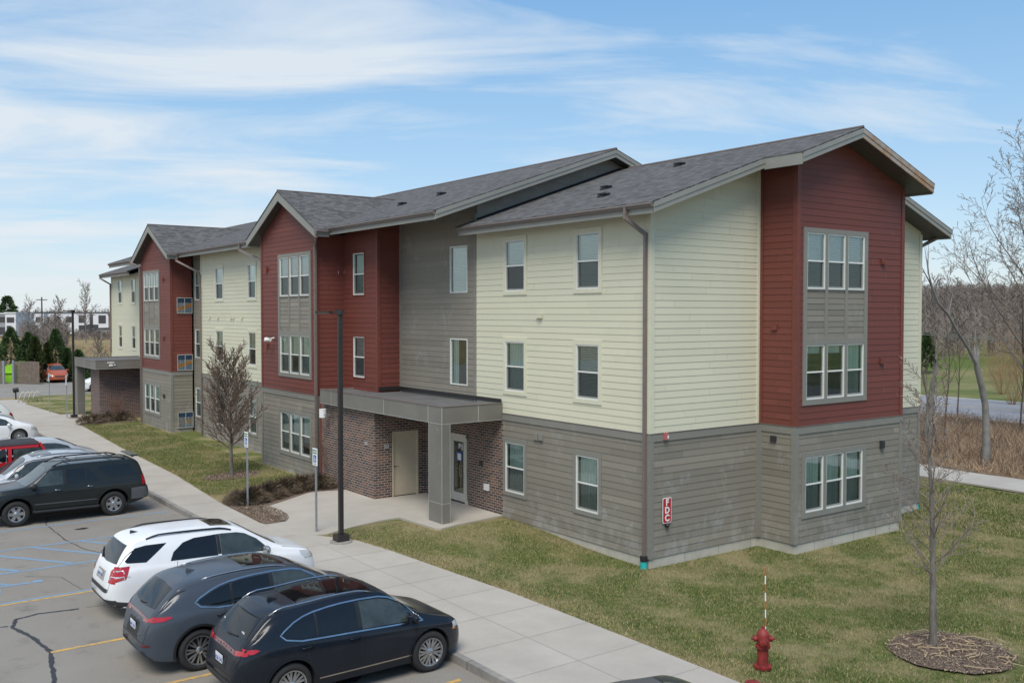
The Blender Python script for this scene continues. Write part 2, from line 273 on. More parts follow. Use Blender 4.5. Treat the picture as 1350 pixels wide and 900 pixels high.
# ---------------------------------------------------------------- mesh builder
class MB:
    def __init__(s): s.v = []; s.f = []; s.m = []; s.t = []; s.cur = 0; s.tone = .5; s.names = []
    def mat(s, name):
        if name not in s.names: s.names.append(name)
        s.cur = s.names.index(name); return s
    def face(s, pts):
        b = len(s.v); s.v += [tuple(p) for p in pts]; s.f.append(tuple(range(b, b+len(pts)))); s.m.append(s.cur); s.t.append(s.tone)
    def box(s, a, b):
        x0, y0, z0 = (min(a[i], b[i]) for i in range(3)); x1, y1, z1 = (max(a[i], b[i]) for i in range(3))
        k = len(s.v); s.v += [(x0,y0,z0),(x1,y0,z0),(x1,y1,z0),(x0,y1,z0),(x0,y0,z1),(x1,y0,z1),(x1,y1,z1),(x0,y1,z1)]
        for q in ((3,2,1,0),(4,5,6,7),(0,1,5,4),(1,2,6,5),(2,3,7,6),(3,0,4,7)):
            s.f.append(tuple(k+i for i in q)); s.m.append(s.cur); s.t.append(s.tone)
    def obox(s, c, ax, ay, az):   # centre and three half-axis vectors
        c, ax, ay, az = map(Vector, (c, ax, ay, az)); k = len(s.v)
        for dz in (-1, 1):
            for dx, dy in ((-1,-1),(1,-1),(1,1),(-1,1)): s.v.append(tuple(c+ax*dx+ay*dy+az*dz))
        for q in ((3,2,1,0),(4,5,6,7),(0,1,5,4),(1,2,6,5),(2,3,7,6),(3,0,4,7)):
            s.f.append(tuple(k+i for i in q)); s.m.append(s.cur); s.t.append(s.tone)
    def prism(s, pts, dz):        # polygon extruded by a vector
        dz = Vector(dz); n = len(pts); k = len(s.v); s.v += [tuple(p) for p in pts]+[tuple(Vector(p)+dz) for p in pts]
        s.f.append(tuple(range(k, k+n))); s.f.append(tuple(reversed(range(k+n, k+2*n)))); s.m += [s.cur]*2; s.t += [s.tone]*2
        for i in range(n):
            j = (i+1) % n; s.f.append((k+i, k+j, k+n+j, k+n+i)); s.m.append(s.cur); s.t.append(s.tone)
    def board(s, p0, p1, h, out, t):   # plank hanging h below the line p0-p1, thickness t in direction out
        p0, p1, o = Vector(p0), Vector(p1), Vector(out)*t; d = Vector((0, 0, -h))
        s.prism([p0, p1, p1+d, p0+d], o)
    def tube(s, pts, rad, n=8, cap=True):
        pts = [Vector(p) for p in pts]
        if isinstance(rad, (int, float)): rad = [rad]*len(pts)
        k0 = len(s.v); u = None
        for i, p in enumerate(pts):
            d = (pts[min(i+1, len(pts)-1)]-pts[max(i-1, 0)])
            if d.length < 1e-9: d = Vector((0, 0, 1))
            d.normalize()
            if u is None: u = d.orthogonal().normalized()
            else:
                u = u-d*u.dot(d)
                u = u.normalized() if u.length > 1e-6 else d.orthogonal().normalized()
            w = d.cross(u)
            for j in range(n):
                a = 2*math.pi*j/n; s.v.append(tuple(p+(u*math.cos(a)+w*math.sin(a))*rad[i]))
        for i in range(len(pts)-1):
            for j in range(n):
                a = k0+i*n+j; b = k0+i*n+(j+1) % n
                s.f.append((a, b, b+n, a+n)); s.m.append(s.cur); s.t.append(s.tone)
        if cap and n > 3:
            s.f.append(tuple(range(k0+n-1, k0-1, -1))); e = k0+(len(pts)-1)*n; s.f.append(tuple(range(e, e+n))); s.m += [s.cur]*2; s.t += [s.tone]*2
    def lathe(s, prof, origin=(0,0,0), axis=(0,0,1), n=24):   # prof: (radius, height)
        o = Vector(origin); a = Vector(axis).normalized(); u = a.orthogonal().normalized(); w = a.cross(u); k = len(s.v)
        for r, h in prof:
            for j in range(n):
                t = 2*math.pi*j/n; s.v.append(tuple(o+a*h+(u*math.cos(t)+w*math.sin(t))*r))
        for i in range(len(prof)-1):
            for j in range(n):
                x = k+i*n+j; y = k+i*n+(j+1) % n; s.f.append((x, y, y+n, x+n)); s.m.append(s.cur); s.t.append(s.tone)
    def build(s, name, mats=None, parent=None, smooth=False, loc=None):
        me = bpy.data.meshes.new(name); me.from_pydata(s.v, [], s.f)
        mats = s.names if mats is None else ([mats] if isinstance(mats, str) else mats)
        for m in mats: me.materials.append(MATS[m])
        if len(mats) > 1: me.polygons.foreach_set('material_index', s.m)
        if any(t != .5 for t in s.t):
            at = me.attributes.new('tone', 'FLOAT', 'FACE'); at.data.foreach_set('value', s.t)
        if smooth: me.polygons.foreach_set('use_smooth', [True]*len(me.polygons)); 
        me.validate(); me.update()
        if smooth == 'angle':
            try: me.set_sharp_from_angle(angle=R(38))
            except Exception: pass
        o = bpy.data.objects.new(name, me); COL.objects.link(o)
        if parent: o.parent = parent
        if loc: o.location = loc
        return o
def tag(o, label=None, cat=None, group=None, kind=None):
    if label: o['label'] = label
    if cat: o['category'] = cat
    if group: o['group'] = group
    if kind: o['kind'] = kind
    return o
def empty(name, loc=(0,0,0), rz=0, label=None, cat=None, group=None):
    o = bpy.data.objects.new(name, None); COL.objects.link(o); o.location = loc; o.rotation_euler = (0,0,rz); o.empty_display_size = .3
    return tag(o, label, cat, group)
def part(mb, name, mats, parent, smooth=False, label=None):   # mesh given in world coordinates, parented to a thing placed anywhere
    o = mb.build(name, mats, None, smooth); o.parent = parent
    if parent is not None:
        base = parent
        while base.parent: base = base.parent
        if base.type == 'EMPTY': o.matrix_parent_inverse = (Matrix.LocRotScale(base.location, base.rotation_euler, None)).inverted() if parent == base else Matrix.Identity(4)
    if label: o['label'] = label
    return o
def text_mesh(txt, size, name, mat, parent, M, extrude=.002, bold=0.0):
    cu = bpy.data.curves.new(name, 'FONT'); cu.body = txt; cu.size = size; cu.extrude = extrude; cu.align_x = 'CENTER'; cu.align_y = 'CENTER'; cu.offset = bold
    t = bpy.data.objects.new(name, cu); COL.objects.link(t)
    bpy.context.view_layer.update()
    me = bpy.data.meshes.new_from_object(t.evaluated_get(bpy.context.evaluated_depsgraph_get())); COL.objects.unlink(t); bpy.data.objects.remove(t)
    me.transform(M); me.materials.clear(); me.materials.append(MATS[mat])
    o = bpy.data.objects.new(name, me); COL.objects.link(o); o.parent = parent; return o
def frameM(o, u, v):   # matrix placing text: x along u, y along v
    u, v = Vector(u).normalized(), Vector(v).normalized(); w = u.cross(v)
    return Matrix(((u.x, v.x, w.x, o[0]), (u.y, v.y, w.y, o[1]), (u.z, v.z, w.z, o[2]), (0, 0, 0, 1)))

# ================================================================ THE APARTMENT BUILDING
X, Y, Z = Vector((1,0,0)), Vector((0,1,0)), Vector((0,0,1))
ZB = 3.39; SB = .217                                 # top of the belly band; bottom of the siding
SL = .348
bld = empty('apartment_building', (0,0,0), 0, 'long three storey apartment building with cream, red and taupe lap siding under grey shingled gables', 'building')
P = lambda O, U, u, z, N=None, o=0: Vector(O)+Vector(U)*u+Z*z+(Vector(N)*o if N is not None else Vector((0,0,0)))
def siding(O, U, N, u0, u1, z0, z1, mat, name='wall', lo=None, hi=None, holes=(), e=.178, parent=bld, seed=0, outl=.04):
    mb = MB(); mb.mat(mat); r = random.Random(seed+int(u0*7)+int(z0*13)); z = z0; k = 0
    lo = lo or (lambda q: u0); hi = hi or (lambda q: u1)
    while z < z1-1e-6:
        zt = min(z+e, z1); cuts = sorted({z, zt} | {c for h in holes for c in (h[2], h[3]) if z+1e-4 < c < zt-1e-4})
        joints = []; j = u0+r.uniform(.4, 3.6)
        while j < u1: joints.append(j); j += 3.66
        tones = [min(1, max(0, r.gauss(.5, .16)+(r.choice((-.5, .5)) if r.random() < outl else 0))) for _ in range(len(joints)+1)]
        for za, zb in zip(cuts, cuts[1:]):
            la, lb, ha, hb = max(u0, lo(za)), max(u0, lo(zb)), min(u1, hi(za)), min(u1, hi(zb))
            if ha-la < .01: continue
            if hb < lb: lb = hb = (lb+hb)/2
            segs = [(la, lb, ha, hb)]
            for h in holes:
                if h[2] < (za+zb)/2 < h[3]:
                    ns = []
                    for a, b, c, d in segs:
                        if h[0] >= c or h[1] <= a: ns.append((a, b, c, d)); continue
                        if h[0] > a+.005: ns.append((a, b, h[0], h[0]))
                        if h[1] < c-.005: ns.append((h[1], h[1], c, d))
                    segs = ns
            fin = []
            for a, b, c, d in segs:
                cur = (a, b)
                for q in joints:
                    if max(cur)+.03 < q < min(c, d)-.03: fin.append((cur[0], cur[1], q-.0015, q-.0015)); cur = (q+.0015, q+.0015)
                fin.append((cur[0], cur[1], c, d))
            oa, ob = .003+.0105*(z+e-za)/e, .003+.0105*(z+e-zb)/e
            for a, b, c, d in fin:
                mb.tone = tones[sum(1 for q in joints if q < (a+c)/2)]
                mb.face([P(O,U,a,za,N,oa), P(O,U,c,za,N,oa), P(O,U,d,zb,N,ob), P(O,U,b,zb,N,ob)])
                if za == z: mb.face([P(O,U,a,za,N,-.004), P(O,U,c,za,N,-.004), P(O,U,c,za,N,oa), P(O,U,a,za,N,oa)])
        z = zt; k += 1
    # sheathing behind, with the same openings, keeps light out of the joints
    return mb.build(name, None, parent)
def vboard(mb, O, U, N, u0, u1, z0, z1, out=.03, back=.0):
    a = P(O,U,u0,z0,N,back); mb.prism([a, P(O,U,u1,z0,N,back), P(O,U,u1,z1,N,back), P(O,U,u0,z1,N,back)], Vector(N)*(out-back))
BL = [('blind slats', 1.0), ('curtain', 1.0), ('blind slats', .97)]
def window(O, U, N, u0, u1, z0, z1, wall=None, cas=.115, parent=bld, fixed=False, blind='blind slats', cover=1.0, seed=0, frame='white vinyl', simplew=False):
    r = random.Random(seed+int(u0*31)+int(z0*17))
    mb = MB(); mb.mat(frame); f = .036; zm = (z0+z1)/2
    for a, b, c, d in ((u0,u1,z0,z0+f),(u0,u1,z1-f,z1),(u0,u0+f,z0+f,z1-f),(u1-f,u1,z0+f,z1-f)): vboard(mb,O,U,N,a,b,c,d,.022,-.07)
    if not fixed:
        vboard(mb,O,U,N,u0+f,u1-f,zm-.022,zm+.022,.004,-.05)
        vboard(mb,O,U,N,u0+f,u0+f+.025,z0+f,zm-.022,-.012,-.05); vboard(mb,O,U,N,u1-f-.025,u1-f,z0+f,zm-.022,-.012,-.05); vboard(mb,O,U,N,u0+f+.025,u1-f-.025,z0+f,z0+f+.04,-.012,-.05)
    w = mb.build('window', None, parent)
    g = MB(); g.mat('window glass'); flip = Vector(U).cross(Z).dot(Vector(N)) < 0; gf = g.face; g.face = (lambda q: gf(list(reversed(q)))) if flip else gf
    if fixed: g.face([P(O,U,u0+f,z0+f,N,-.03),P(O,U,u1-f,z0+f,N,-.03),P(O,U,u1-f,z1-f,N,-.03),P(O,U,u0+f,z1-f,N,-.03)])
    else:
        g.face([P(O,U,u0+f,zm,N,-.015),P(O,U,u1-f,zm,N,-.015),P(O,U,u1-f,z1-f,N,-.015),P(O,U,u0+f,z1-f,N,-.015)])
        g.face([P(O,U,u0+f,z0+f,N,-.035),P(O,U,u1-f,z0+f,N,-.035),P(O,U,u1-f,zm,N,-.035),P(O,U,u0+f,zm,N,-.035)])
    g.build('pane', None, w)
    if not fixed:
        sc = MB(); sc.mat('insect screen'); sc.face([P(O,U,u0+f,z0+f,N,-.008),P(O,U,u1-f,z0+f,N,-.008),P(O,U,u1-f,zm-.02,N,-.008),P(O,U,u0+f,zm-.02,N,-.008)]); sc.build('insect_screen', None, w)
    if blind and cover > 0:
        b = MB(); b.mat(blind); zl = z1-.05-(z1-z0-.1)*cover; q = r.uniform(.0, .05)
        if blind == 'blind slats':
            z = z1-.06
            while z > zl:
                b.face([P(O,U,u0+f+.01+q,z,N,-.085),P(O,U,u1-f-.01,z,N,-.085),P(O,U,u1-f-.01,z-.042,N,-.105),P(O,U,u0+f+.01+q,z-.042,N,-.105)]); z -= .044
        else:
            n = 14; xs = [u0+f+(u1-u0-2*f)*i/n for i in range(n+1)]
            for i in range(n): o1, o2 = (-.09, -.12) if i % 2 else (-.12, -.09); b.face([P(O,U,xs[i],zl,N,o1),P(O,U,xs[i+1],zl,N,o2),P(O,U,xs[i+1],z1-.05,N,o2),P(O,U,xs[i],z1-.05,N,o1)])
        b.build('blind' if blind == 'blind slats' else 'curtain', None, w)
    i_ = MB(); i_.mat('window interior'); D = -.45
    a, b_, c_, d_ = (P(O,U,u0-.02,z0-.02,N,-.07), P(O,U,u1+.02,z0-.02,N,-.07), P(O,U,u1+.02,z1+.02,N,-.07), P(O,U,u0-.02,z1+.02,N,-.07))
    A, B_, C_, D_ = (q+Vector(N)*(D+.07) for q in (a, b_, c_, d_))
    for q in ((a,b_,B_,A),(b_,c_,C_,B_),(c_,d_,D_,C_),(d_,a,A,D_),(A,B_,C_,D_)): i_.face(q)
    i_.build('reveal', None, w)
    if wall:
        m = MB(); m.mat(wall)
        for a, b, c, d in ((u0-cas,u1+cas,z1,z1+cas+.02),(u0-cas,u1+cas,z0-cas,z0),(u0-cas,u0,z0,z1),(u1,u1+cas,z0,z1)): vboard(m,O,U,N,a,b,c,d,.036,0)
        m.build('casing', None, w)
    return w
FL = [(1.03, 2.54), (4.10, 5.58), (7.10, 8.62)]
NX, NY = -X, -Y
# planes: front walls face -x with u = y, end walls face -y with u = x
def fr(x): return ((x,0,0), Y, NX)
def en(y): return ((0,y,0), X, NY)
def corner(mat, x, y, z0, z1, sx, sy, w=.115, name='corner_board'):   # L shaped corner board; sx, sy point outwards
    mb = MB(); mb.mat(mat); t = .034
    mb.box((x+sx*t, y+sy*t, z0), (x-sx*w, y, z1)); mb.box((x+sx*t, y, z0), (x, y-sy*w, z1)); return mb.build(name, None, bld)
def roofz1(x): return 9.16+SL*(x+.6) if x < 6.12 else 9.16+SL*(12.84-x)
SOF = .30
# ---- end section, front face x = 0, y 0..7.77
w1 = [(1.92, 2.86), (5.23, 6.19)]
def hs(ws, fl): return [(a, b, FL[f][0], FL[f][1]) for a, b in ws for f in fl]
siding(*fr(0), 0, 7.77, ZB, 9.15, 'cream siding', holes=hs(w1, (1, 2)), seed=1, outl=.02)
siding(*fr(0), 0, 6.33, SB, ZB-.19, 'taupe siding', holes=hs(w1, (0,)), seed=2, outl=.10)
blinds = {(0,1):('curtain',1),(0,0):('curtain',1),(1,0):('blind slats',1),(1,1):('curtain',1),(2,0):('blind slats',1),(2,1):('blind slats',.5)}
for i, (a, b) in enumerate(w1):
    for f in range(3):
        bb = blinds[(f, i)]
        window(*fr(0), a, b, *FL[f], wall='cream trim' if f else 'taupe trim', blind=bb[0], cover=bb[1], seed=i+f, frame='white vinyl')
def belt(O, U, N, u0, u1, z=ZB, h=.20, mat='taupe trim'):
    mb = MB(); mb.mat(mat); vboard(mb, O, U, N, u0, u1, z-h, z, .036, 0); mb.mat('gutter metal'); vboard(mb, O, U, N, u0, u1, z, z+.012, .05, 0); return mb.build('belt_board', None, bld)
belt(*fr(0), 0, 6.33)
# ---- end face y = 0: x 0..4.21 and 9.22..12.27, bay y = -1.23 between
gz = lambda z: (z-9.16+SOF-.03)/SL-.6
siding(*en(0), 0, 4.21, ZB, 10.6, 'cream siding', lo=lambda z: gz(z) if z > 9.0 else 0, seed=3, outl=.02)
siding(*en(0), 0, 4.21, SB, ZB-.19, 'taupe siding', seed=4, outl=.12)
siding(*en(0), 9.22, 12.27, ZB, 10.2, 'cream siding', hi=lambda z: (12.84-(z-9.16+SOF-.03)/SL) if z > 9.0 else 99, seed=5, outl=.02)
siding(*en(0), 9.22, 12.27, SB, ZB-.19, 'taupe siding', seed=6)
belt(*en(0), -.036, 4.174); belt(*en(0), 9.256, 12.306)
bw = [(4.60, 5.44), (5.58, 6.42), (6.49, 7.27)]
bw = [(4.62, 5.42), (5.535, 6.335), (6.45, 7.25)]
hb = [(4.62, 7.25, FL[0][0], FL[0][1]), (4.47, 7.40, 3.96, 8.74)]
siding(*en(-1.23), 4.21, 9.22, ZB, 11.3, 'red siding', lo=lambda z: (z-9.16+SOF-.03)/SL-.6 if z > 10.3 else 4.21, hi=lambda z: 12.84-(z-9.16+SOF-.03)/SL, holes=hb[1:], seed=7)
siding(*en(-1.23), 4.21, 9.22, SB, ZB-.19, 'taupe siding', holes=hb[:1], seed=8, outl=.12)
siding(*fr(4.21), -1.23, 0, ZB, 10.5, 'red siding', seed=9)
siding(*fr(4.21), -1.23, 0, SB, ZB-.19, 'taupe siding', seed=10, outl=.12)
belt(*en(-1.23), 4.174, 9.256); belt(*fr(4.21), -1.23, -.036)
for i, (a, b) in enumerate(bw):
    window(*en(-1.23), a, b, *FL[0], blind='curtain', seed=i)
    window(*en(-1.23), a, b, *FL[1], blind='curtain' , cover=(.14, .14, 1)[i], seed=i+3)
    window(*en(-1.23), a, b, *FL[2], blind='blind slats', seed=i+6)
def surround(O, U, N, us, fl, mat='taupe trim', panel=True):
    """casing round a group of windows that share a frame, with siding panels between the two storeys"""
    m = MB(); m.mat(mat); a0, a1 = us[0][0]-.15, us[-1][1]+.15; z0, z1 = FL[fl[0]][0]-.15, FL[fl[-1]][1]+.13; t = .040
    vboard(m,O,U,N,a0,a1,z1-.13,z1,t); vboard(m,O,U,N,a0,a1,z0,z0+.15,t); vboard(m,O,U,N,a0,a0+.15,z0+.15,z1-.13,t); vboard(m,O,U,N,a1-.15,a1,z0+.15,z1-.13,t)
    for (p, q) in zip(us, us[1:]): vboard(m,O,U,N,p[1],q[0],z0+.15,z1-.13,t)
    if len(fl) == 2:
        for a, b in us: vboard(m,O,U,N,a,b,FL[fl[0]][1],FL[fl[0]][1]+.16,t); vboard(m,O,U,N,a,b,FL[fl[1]][0]-.03,FL[fl[1]][0],t)
    m.build('window_surround', None, bld)
    if len(fl) == 2:
        for a, b in us: siding(O, U, N, a, b, FL[fl[0]][1]+.16, FL[fl[1]][0]-.03, 'taupe siding', name='spandrel_panel', e=.16, seed=int(a*5), outl=.3)
surround(*en(-1.23), bw, (1, 2)); surround(*en(-1.23), bw, (0,))
corner('cream trim', 0, 0, ZB, 8.97, -1, -1); corner('taupe trim', 0, 0, SB, ZB-.19, -1, -1)
corner('red trim', 4.21, -1.23, ZB, 10.38, -1, -1); corner('taupe trim', 4.21, -1.23, SB, ZB-.19, -1, -1)
corner('red trim', 9.22, -1.23, ZB, 10.1, 1, -1); corner('taupe trim', 9.22, -1.23, SB, ZB-.19, 1, -1)
corner('cream trim', 12.27, 0, ZB, 9.0, 1, -1); corner('taupe trim', 12.27, 0, SB, ZB-.19, 1, -1)
mb = MB(); mb.mat('cream trim'); mb.box((4.10,-.036,ZB),(4.21,0,10.4)); mb.mat('red trim'); mb.box((4.174,-.12,ZB),(4.209,0,10.4)); mb.mat('taupe trim'); mb.box((4.08,-.036,SB),(4.21,0,ZB-.2)); mb.box((4.174,-.12,SB),(4.209,-.036,ZB-.2)); mb.build('inside_corner_board', None, bld)
# ---- entry recess wall and the grey stair wall, front face x = 0, y 7.77..12.65
gw = (8.28, 9.31)
siding(*fr(0), 7.77, 12.65, 3.2, 9.85, 'taupe siding', holes=[(gw[0],gw[1],FL[1][0],FL[1][1]+.03),(gw[0],gw[1],FL[2][0],FL[2][1])], seed=11, outl=.01)
window(*fr(0), *gw, FL[1][0], FL[1][1]+.03, fixed=True, blind='curtain', cover=0, seed=3); window(*fr(0), *gw, *FL[2], fixed=True, blind='blind slats', cover=1, seed=4)
mb = MB(); mb.mat('taupe trim'); mb.box((-.036,7.77,3.4),(0,7.88,9.6)); mb.box((-.036,12.54,3.4),(0,12.65,9.6)); mb.build('corner_board', None, bld)
mb = MB(); mb.mat('curtain'); mb.face([(.12,9.31,4.1),(.12,8.98,4.1),(.12,8.98,5.6),(.12,9.31,5.6)]); mb.build('curtain', None, bld)
mb = MB(); mb.mat('brick')
BX0, BY0, BY1 = -2.0, 10.9, 14.9
mb.box((-.02,6.35,0.0),(.3,8.25,3.25)); mb.box((-.02,8.25,2.5),(.3,9.55,3.25)); mb.box((-.02,9.55,0.0),(.3,BY0,3.25)); mb.build('brick_wall', None, bld)
mb = MB(); mb.mat('brick'); mb.box((BX0,BY0,0),(-1.32,BY1,3.25)); mb.box((-1.32,BY0,2.45),(-.30,BY1,3.25)); mb.box((-.30,BY0,0),(.0,BY1,3.25)); mb.box((-1.32,BY0+.3,0),(-.30,BY1,2.45)); mb.build('brick_wall', None, bld)
# ---- stepped red wall x = -0.9, y 12.65..15.34
SX = -.9
sw = (13.62, 14.50)
siding(*fr(SX), 12.65, 15.34, 3.42, 9.75, 'red siding', holes=[(*sw,*FL[1]),(*sw,*FL[2])], seed=12)
siding(*en(12.65), SX, 0, 3.42, 9.55, 'red siding', seed=13)
window(*fr(SX), *sw, *FL[1], blind='blind slats', seed=1, wall='red trim', cas=.03); window(*fr(SX), *sw, *FL[2], blind='curtain', seed=1, wall='red trim', cas=.03)
corner('red trim', SX, 12.65, 3.42, 9.7, -1, -1, .10)
siding(*fr(SX), 12.65, 15.34, SB, 3.2, 'taupe siding', seed=14)
# ---- the two projecting red bays
def bay(y0, y1, wins, seed):
    yc = (y0+y1)/2; bx = -2.0; az, ez, hw = 11.18, 9.50, (y1-y0)/2+.70; s = (az-ez)/hw
    gl = lambda z: yc-(az-.30-z)/s; gh = lambda z: yc+(az-.30-z)/s
    us = wins
    siding(*fr(bx), y0, y1, ZB, az-.3, 'red siding', lo=gl, hi=gh, holes=[(us[0][0]-.15,us[-1][1]+.15,FL[1][0]-.14,FL[2][1]+.12)], seed=seed)
    siding(*fr(bx), y0, y1, SB, ZB-.19, 'taupe siding', holes=[(us[0][0],us[-1][1],*FL[0])], seed=seed+1, outl=.08)
    for z, m in (((ZB, 9.6), 'red siding'), ((SB, ZB-.19), 'taupe siding')):
        siding(*en(y0), bx, SX, z[0], z[1], m, seed=seed+2)
        siding((0,y1,0), X, Y, bx, SX, z[0], z[1], m, seed=seed+3)
    belt(*fr(bx), y0, y1); belt(*en(y0), bx, SX)
    for i, (a, b) in enumerate(us):
        window(*fr(bx), a, b, *FL[0], blind='curtain', cover=(1,1,.7)[(i+seed)%3], seed=i+seed); window(*fr(bx), a, b, *FL[1], blind=('curtain','blind slats')[seed % 2], cover=(1,.55,1)[i], seed=i+seed); window(*fr(bx), a, b, *FL[2], blind='blind slats', cover=1, seed=i+seed)
    surround(*fr(bx), us, (1, 2)); surround(*fr(bx), us, (0,))
    for yy, sy in ((y0, -1), (y1, 1)): corner('red trim', bx, yy, ZB, 9.45, -1, sy, .10); corner('taupe trim', bx, yy, SB, ZB-.19, -1, sy, .10)
    # gable roof with its valley against the main roof, soffit, rake boards
    gx = -2.38; main_x = lambda z: -1.8+(z-9.57)/SL
    m = MB(); m.mat('gable shingles')
    for q in (-1, 1):
        pts = [(gx-.02, yc, az), (main_x(az)+.1, yc, az), (-1.82+.0, yc+q*(hw+.02), ez-.0), (gx-.02, yc+q*(hw+.02), ez-.0)]
        if q > 0: pts.reverse()
        m.prism(pts, (0,0,-.035))
    m.mat('gutter metal'); m.tube([(gx-.02,yc,az+.005),(main_x(az),yc,az+.005)], .035, 6)
    m.build('bay_roof', None, bld)
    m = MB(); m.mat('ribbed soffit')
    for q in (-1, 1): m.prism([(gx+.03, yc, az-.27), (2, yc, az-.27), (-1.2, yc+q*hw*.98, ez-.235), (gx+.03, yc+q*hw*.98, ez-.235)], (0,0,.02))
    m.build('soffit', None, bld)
    m = MB(); m.mat('fascia paint')
    for q in (-1, 1):
        m.prism([(gx, yc, az-.035), (gx, yc+q*hw, ez-.035), (gx, yc+q*hw, ez-.32), (gx, yc, az-.40)], (.04,0,0))
        m.box((gx+.04, yc+q*hw, ez-.03), (-1.8, yc+q*(hw-.03), ez-.30))
    m.build('rake_board', None, bld)
    g = MB(); g.mat('gutter metal'); g.box((gx, yc-hw-.11, ez-.13), (-1.82, yc-hw+.0, ez-.015)); g.box((gx, yc+hw, ez-.13), (-1.82, yc+hw+.11, ez-.015)); g.build('gutter', None, bld)
    return yc, hw
NW = [(15.90, 16.76), (16.86, 17.72), (17.82, 18.68)]
bay(15.34, 20.60, NW, 20)
FW = [(35.05, 35.91), (36.01, 36.87), (36.97, 37.83)]
bay(33.05, 38.25, FW, 31)
# ---- cream wall between the bays, grey strip beside it
cw = [(23.62, 24.50), (27.80, 28.80)]
siding(*fr(-1.08), 20.6, 30.95, ZB, 9.5, 'cream siding', holes=hs(cw, (1, 2)), seed=41, outl=.01)
siding(*fr(-1.08), 20.6, 30.95, SB, ZB-.19, 'taupe siding', holes=hs(cw, (0,)), seed=42)
belt(*fr(-1.08), 20.6, 30.95)
for i, (a, b) in enumerate(cw):
    for f in range(3): window(*fr(-1.08), a, b, *FL[f], wall='cream trim' if f else 'taupe trim', blind=('curtain', 'blind slats')[(f+i) % 2], cover=(1, .5, 1)[f], seed=i+f)
siding(*fr(SX+.1), 30.95, 33.05, SB, 9.6, 'taupe siding', holes=hs([(31.9, 32.8)], (0, 1, 2)), seed=43)
for f in range(3): window(*fr(SX+.1), 31.9, 32.8, *FL[f], blind='curtain', seed=f)
corner('cream trim', -1.08, 30.95, ZB, 9.4, -1, 1, .1)
mb = MB(); mb.mat('dark gap'); mb.tube([(-1.16, 30.86, .3), (-1.16, 30.86, 7.7)], .045, 6)
mb.mat('downspout metal'); mb.build('downspout', ['downspout metal', 'downspout metal'], bld)
# ---- mirrored far half: step, stair wall, cream end section
siding(*fr(SX), 38.25, 41.0, SB, 9.75, 'red siding', seed=44); siding(*fr(0), 41.0, 45.9, SB, 9.85, 'taupe siding', seed=45)
fwn = [(47.25, 48.1), (50.55, 51.45)]
siding(*fr(0), 45.9, 53.3, ZB, 9.15, 'cream siding', holes=hs(fwn, (1, 2)), seed=46, outl=.01)
siding(*fr(0), 45.9, 53.3, SB, ZB-.19, 'taupe siding', seed=47)
for i, (a, b) in enumerate(fwn):
    for f in (1, 2): window(*fr(0), a, b, *FL[f], wall='cream trim', blind='blind slats' if f == 2 else 'curtain', cover=1 if f == 2 else .6, seed=i+f)
corner('cream trim', 0, 53.3, ZB, 9.0, -1, 1)
# back and far end closing walls (never clear in the photograph, closed for other views)
mb = MB(); mb.mat('cream trim'); mb.face([(0,53.3,0),(12.27,53.3,0),(12.27,53.3,9.1),(6.1,53.3,11.2),(0,53.3,9.1)]); mb.face([(12.27,0,0),(12.27,53.3,0),(12.27,53.3,9.1),(12.27,0,9.1)]); mb.build('back_wall', None, bld)
# ---- wall of the tall middle block above the end roof
zm = lambda x: 9.57+SL*(x+1.8) if x < 5.5 else 9.57+SL*(12.8-x)
siding(*en(7.77), 0, 12.2, 9.0, 11.9, 'taupe siding', lo=lambda z: (z-9.57+.27)/SL-1.8, hi=lambda z: 12.8-(z-9.57+.27)/SL, e=.30, seed=48, outl=0)
mb = MB(); mb.mat('dark gap'); mb.prism([(0,7.74,9.44),(6.1,7.74,11.56),(12,7.74,9.5),(12,7.74,9.3),(6.1,7.74,11.3),(0,7.74,9.2)], (0,.02,0)); mb.build('flashing', None, bld)
mb = MB(); mb.mat('foundation concrete')
mb.box((.02,41,-.6),(12.2,53.28,SB)); mb.build('foundation', None, bld)
mb = MB(); mb.mat('foundation concrete')
for (x0,y0,x1,y1) in ((.012,.012,12.25,6.4),(4.225,-1.215,9.2,.2)): mb.box((x0,y0,-.6),(x1,y1,SB))
mb.box((.05,6.3,-.6),(3,21,.1))
mb.box((-1.985,15.36,-.4),(0,20.58,SB)); mb.box((-1.065,20.5,-.4),(0,33,SB)); mb.box((-1.985,33.07,-.4),(0,38.2,SB)); mb.box((-.8,38.2,-.4),(0,41,SB)); mb.box((-.88,12.7,-.4),(0,15.4,SB))
mb.mat('dark gap')
for xx in (1.3, 2.6, 3.9, 5.1, 5.9, 6.9, 8.0, 8.7): mb.box((xx, (-1.2175 if 4.2 < xx < 9.2 else .0095), -.3), (xx+.006, (-1.21 if 4.2 < xx < 9.2 else .02), SB-.002))
mb.build('foundation', None, bld)

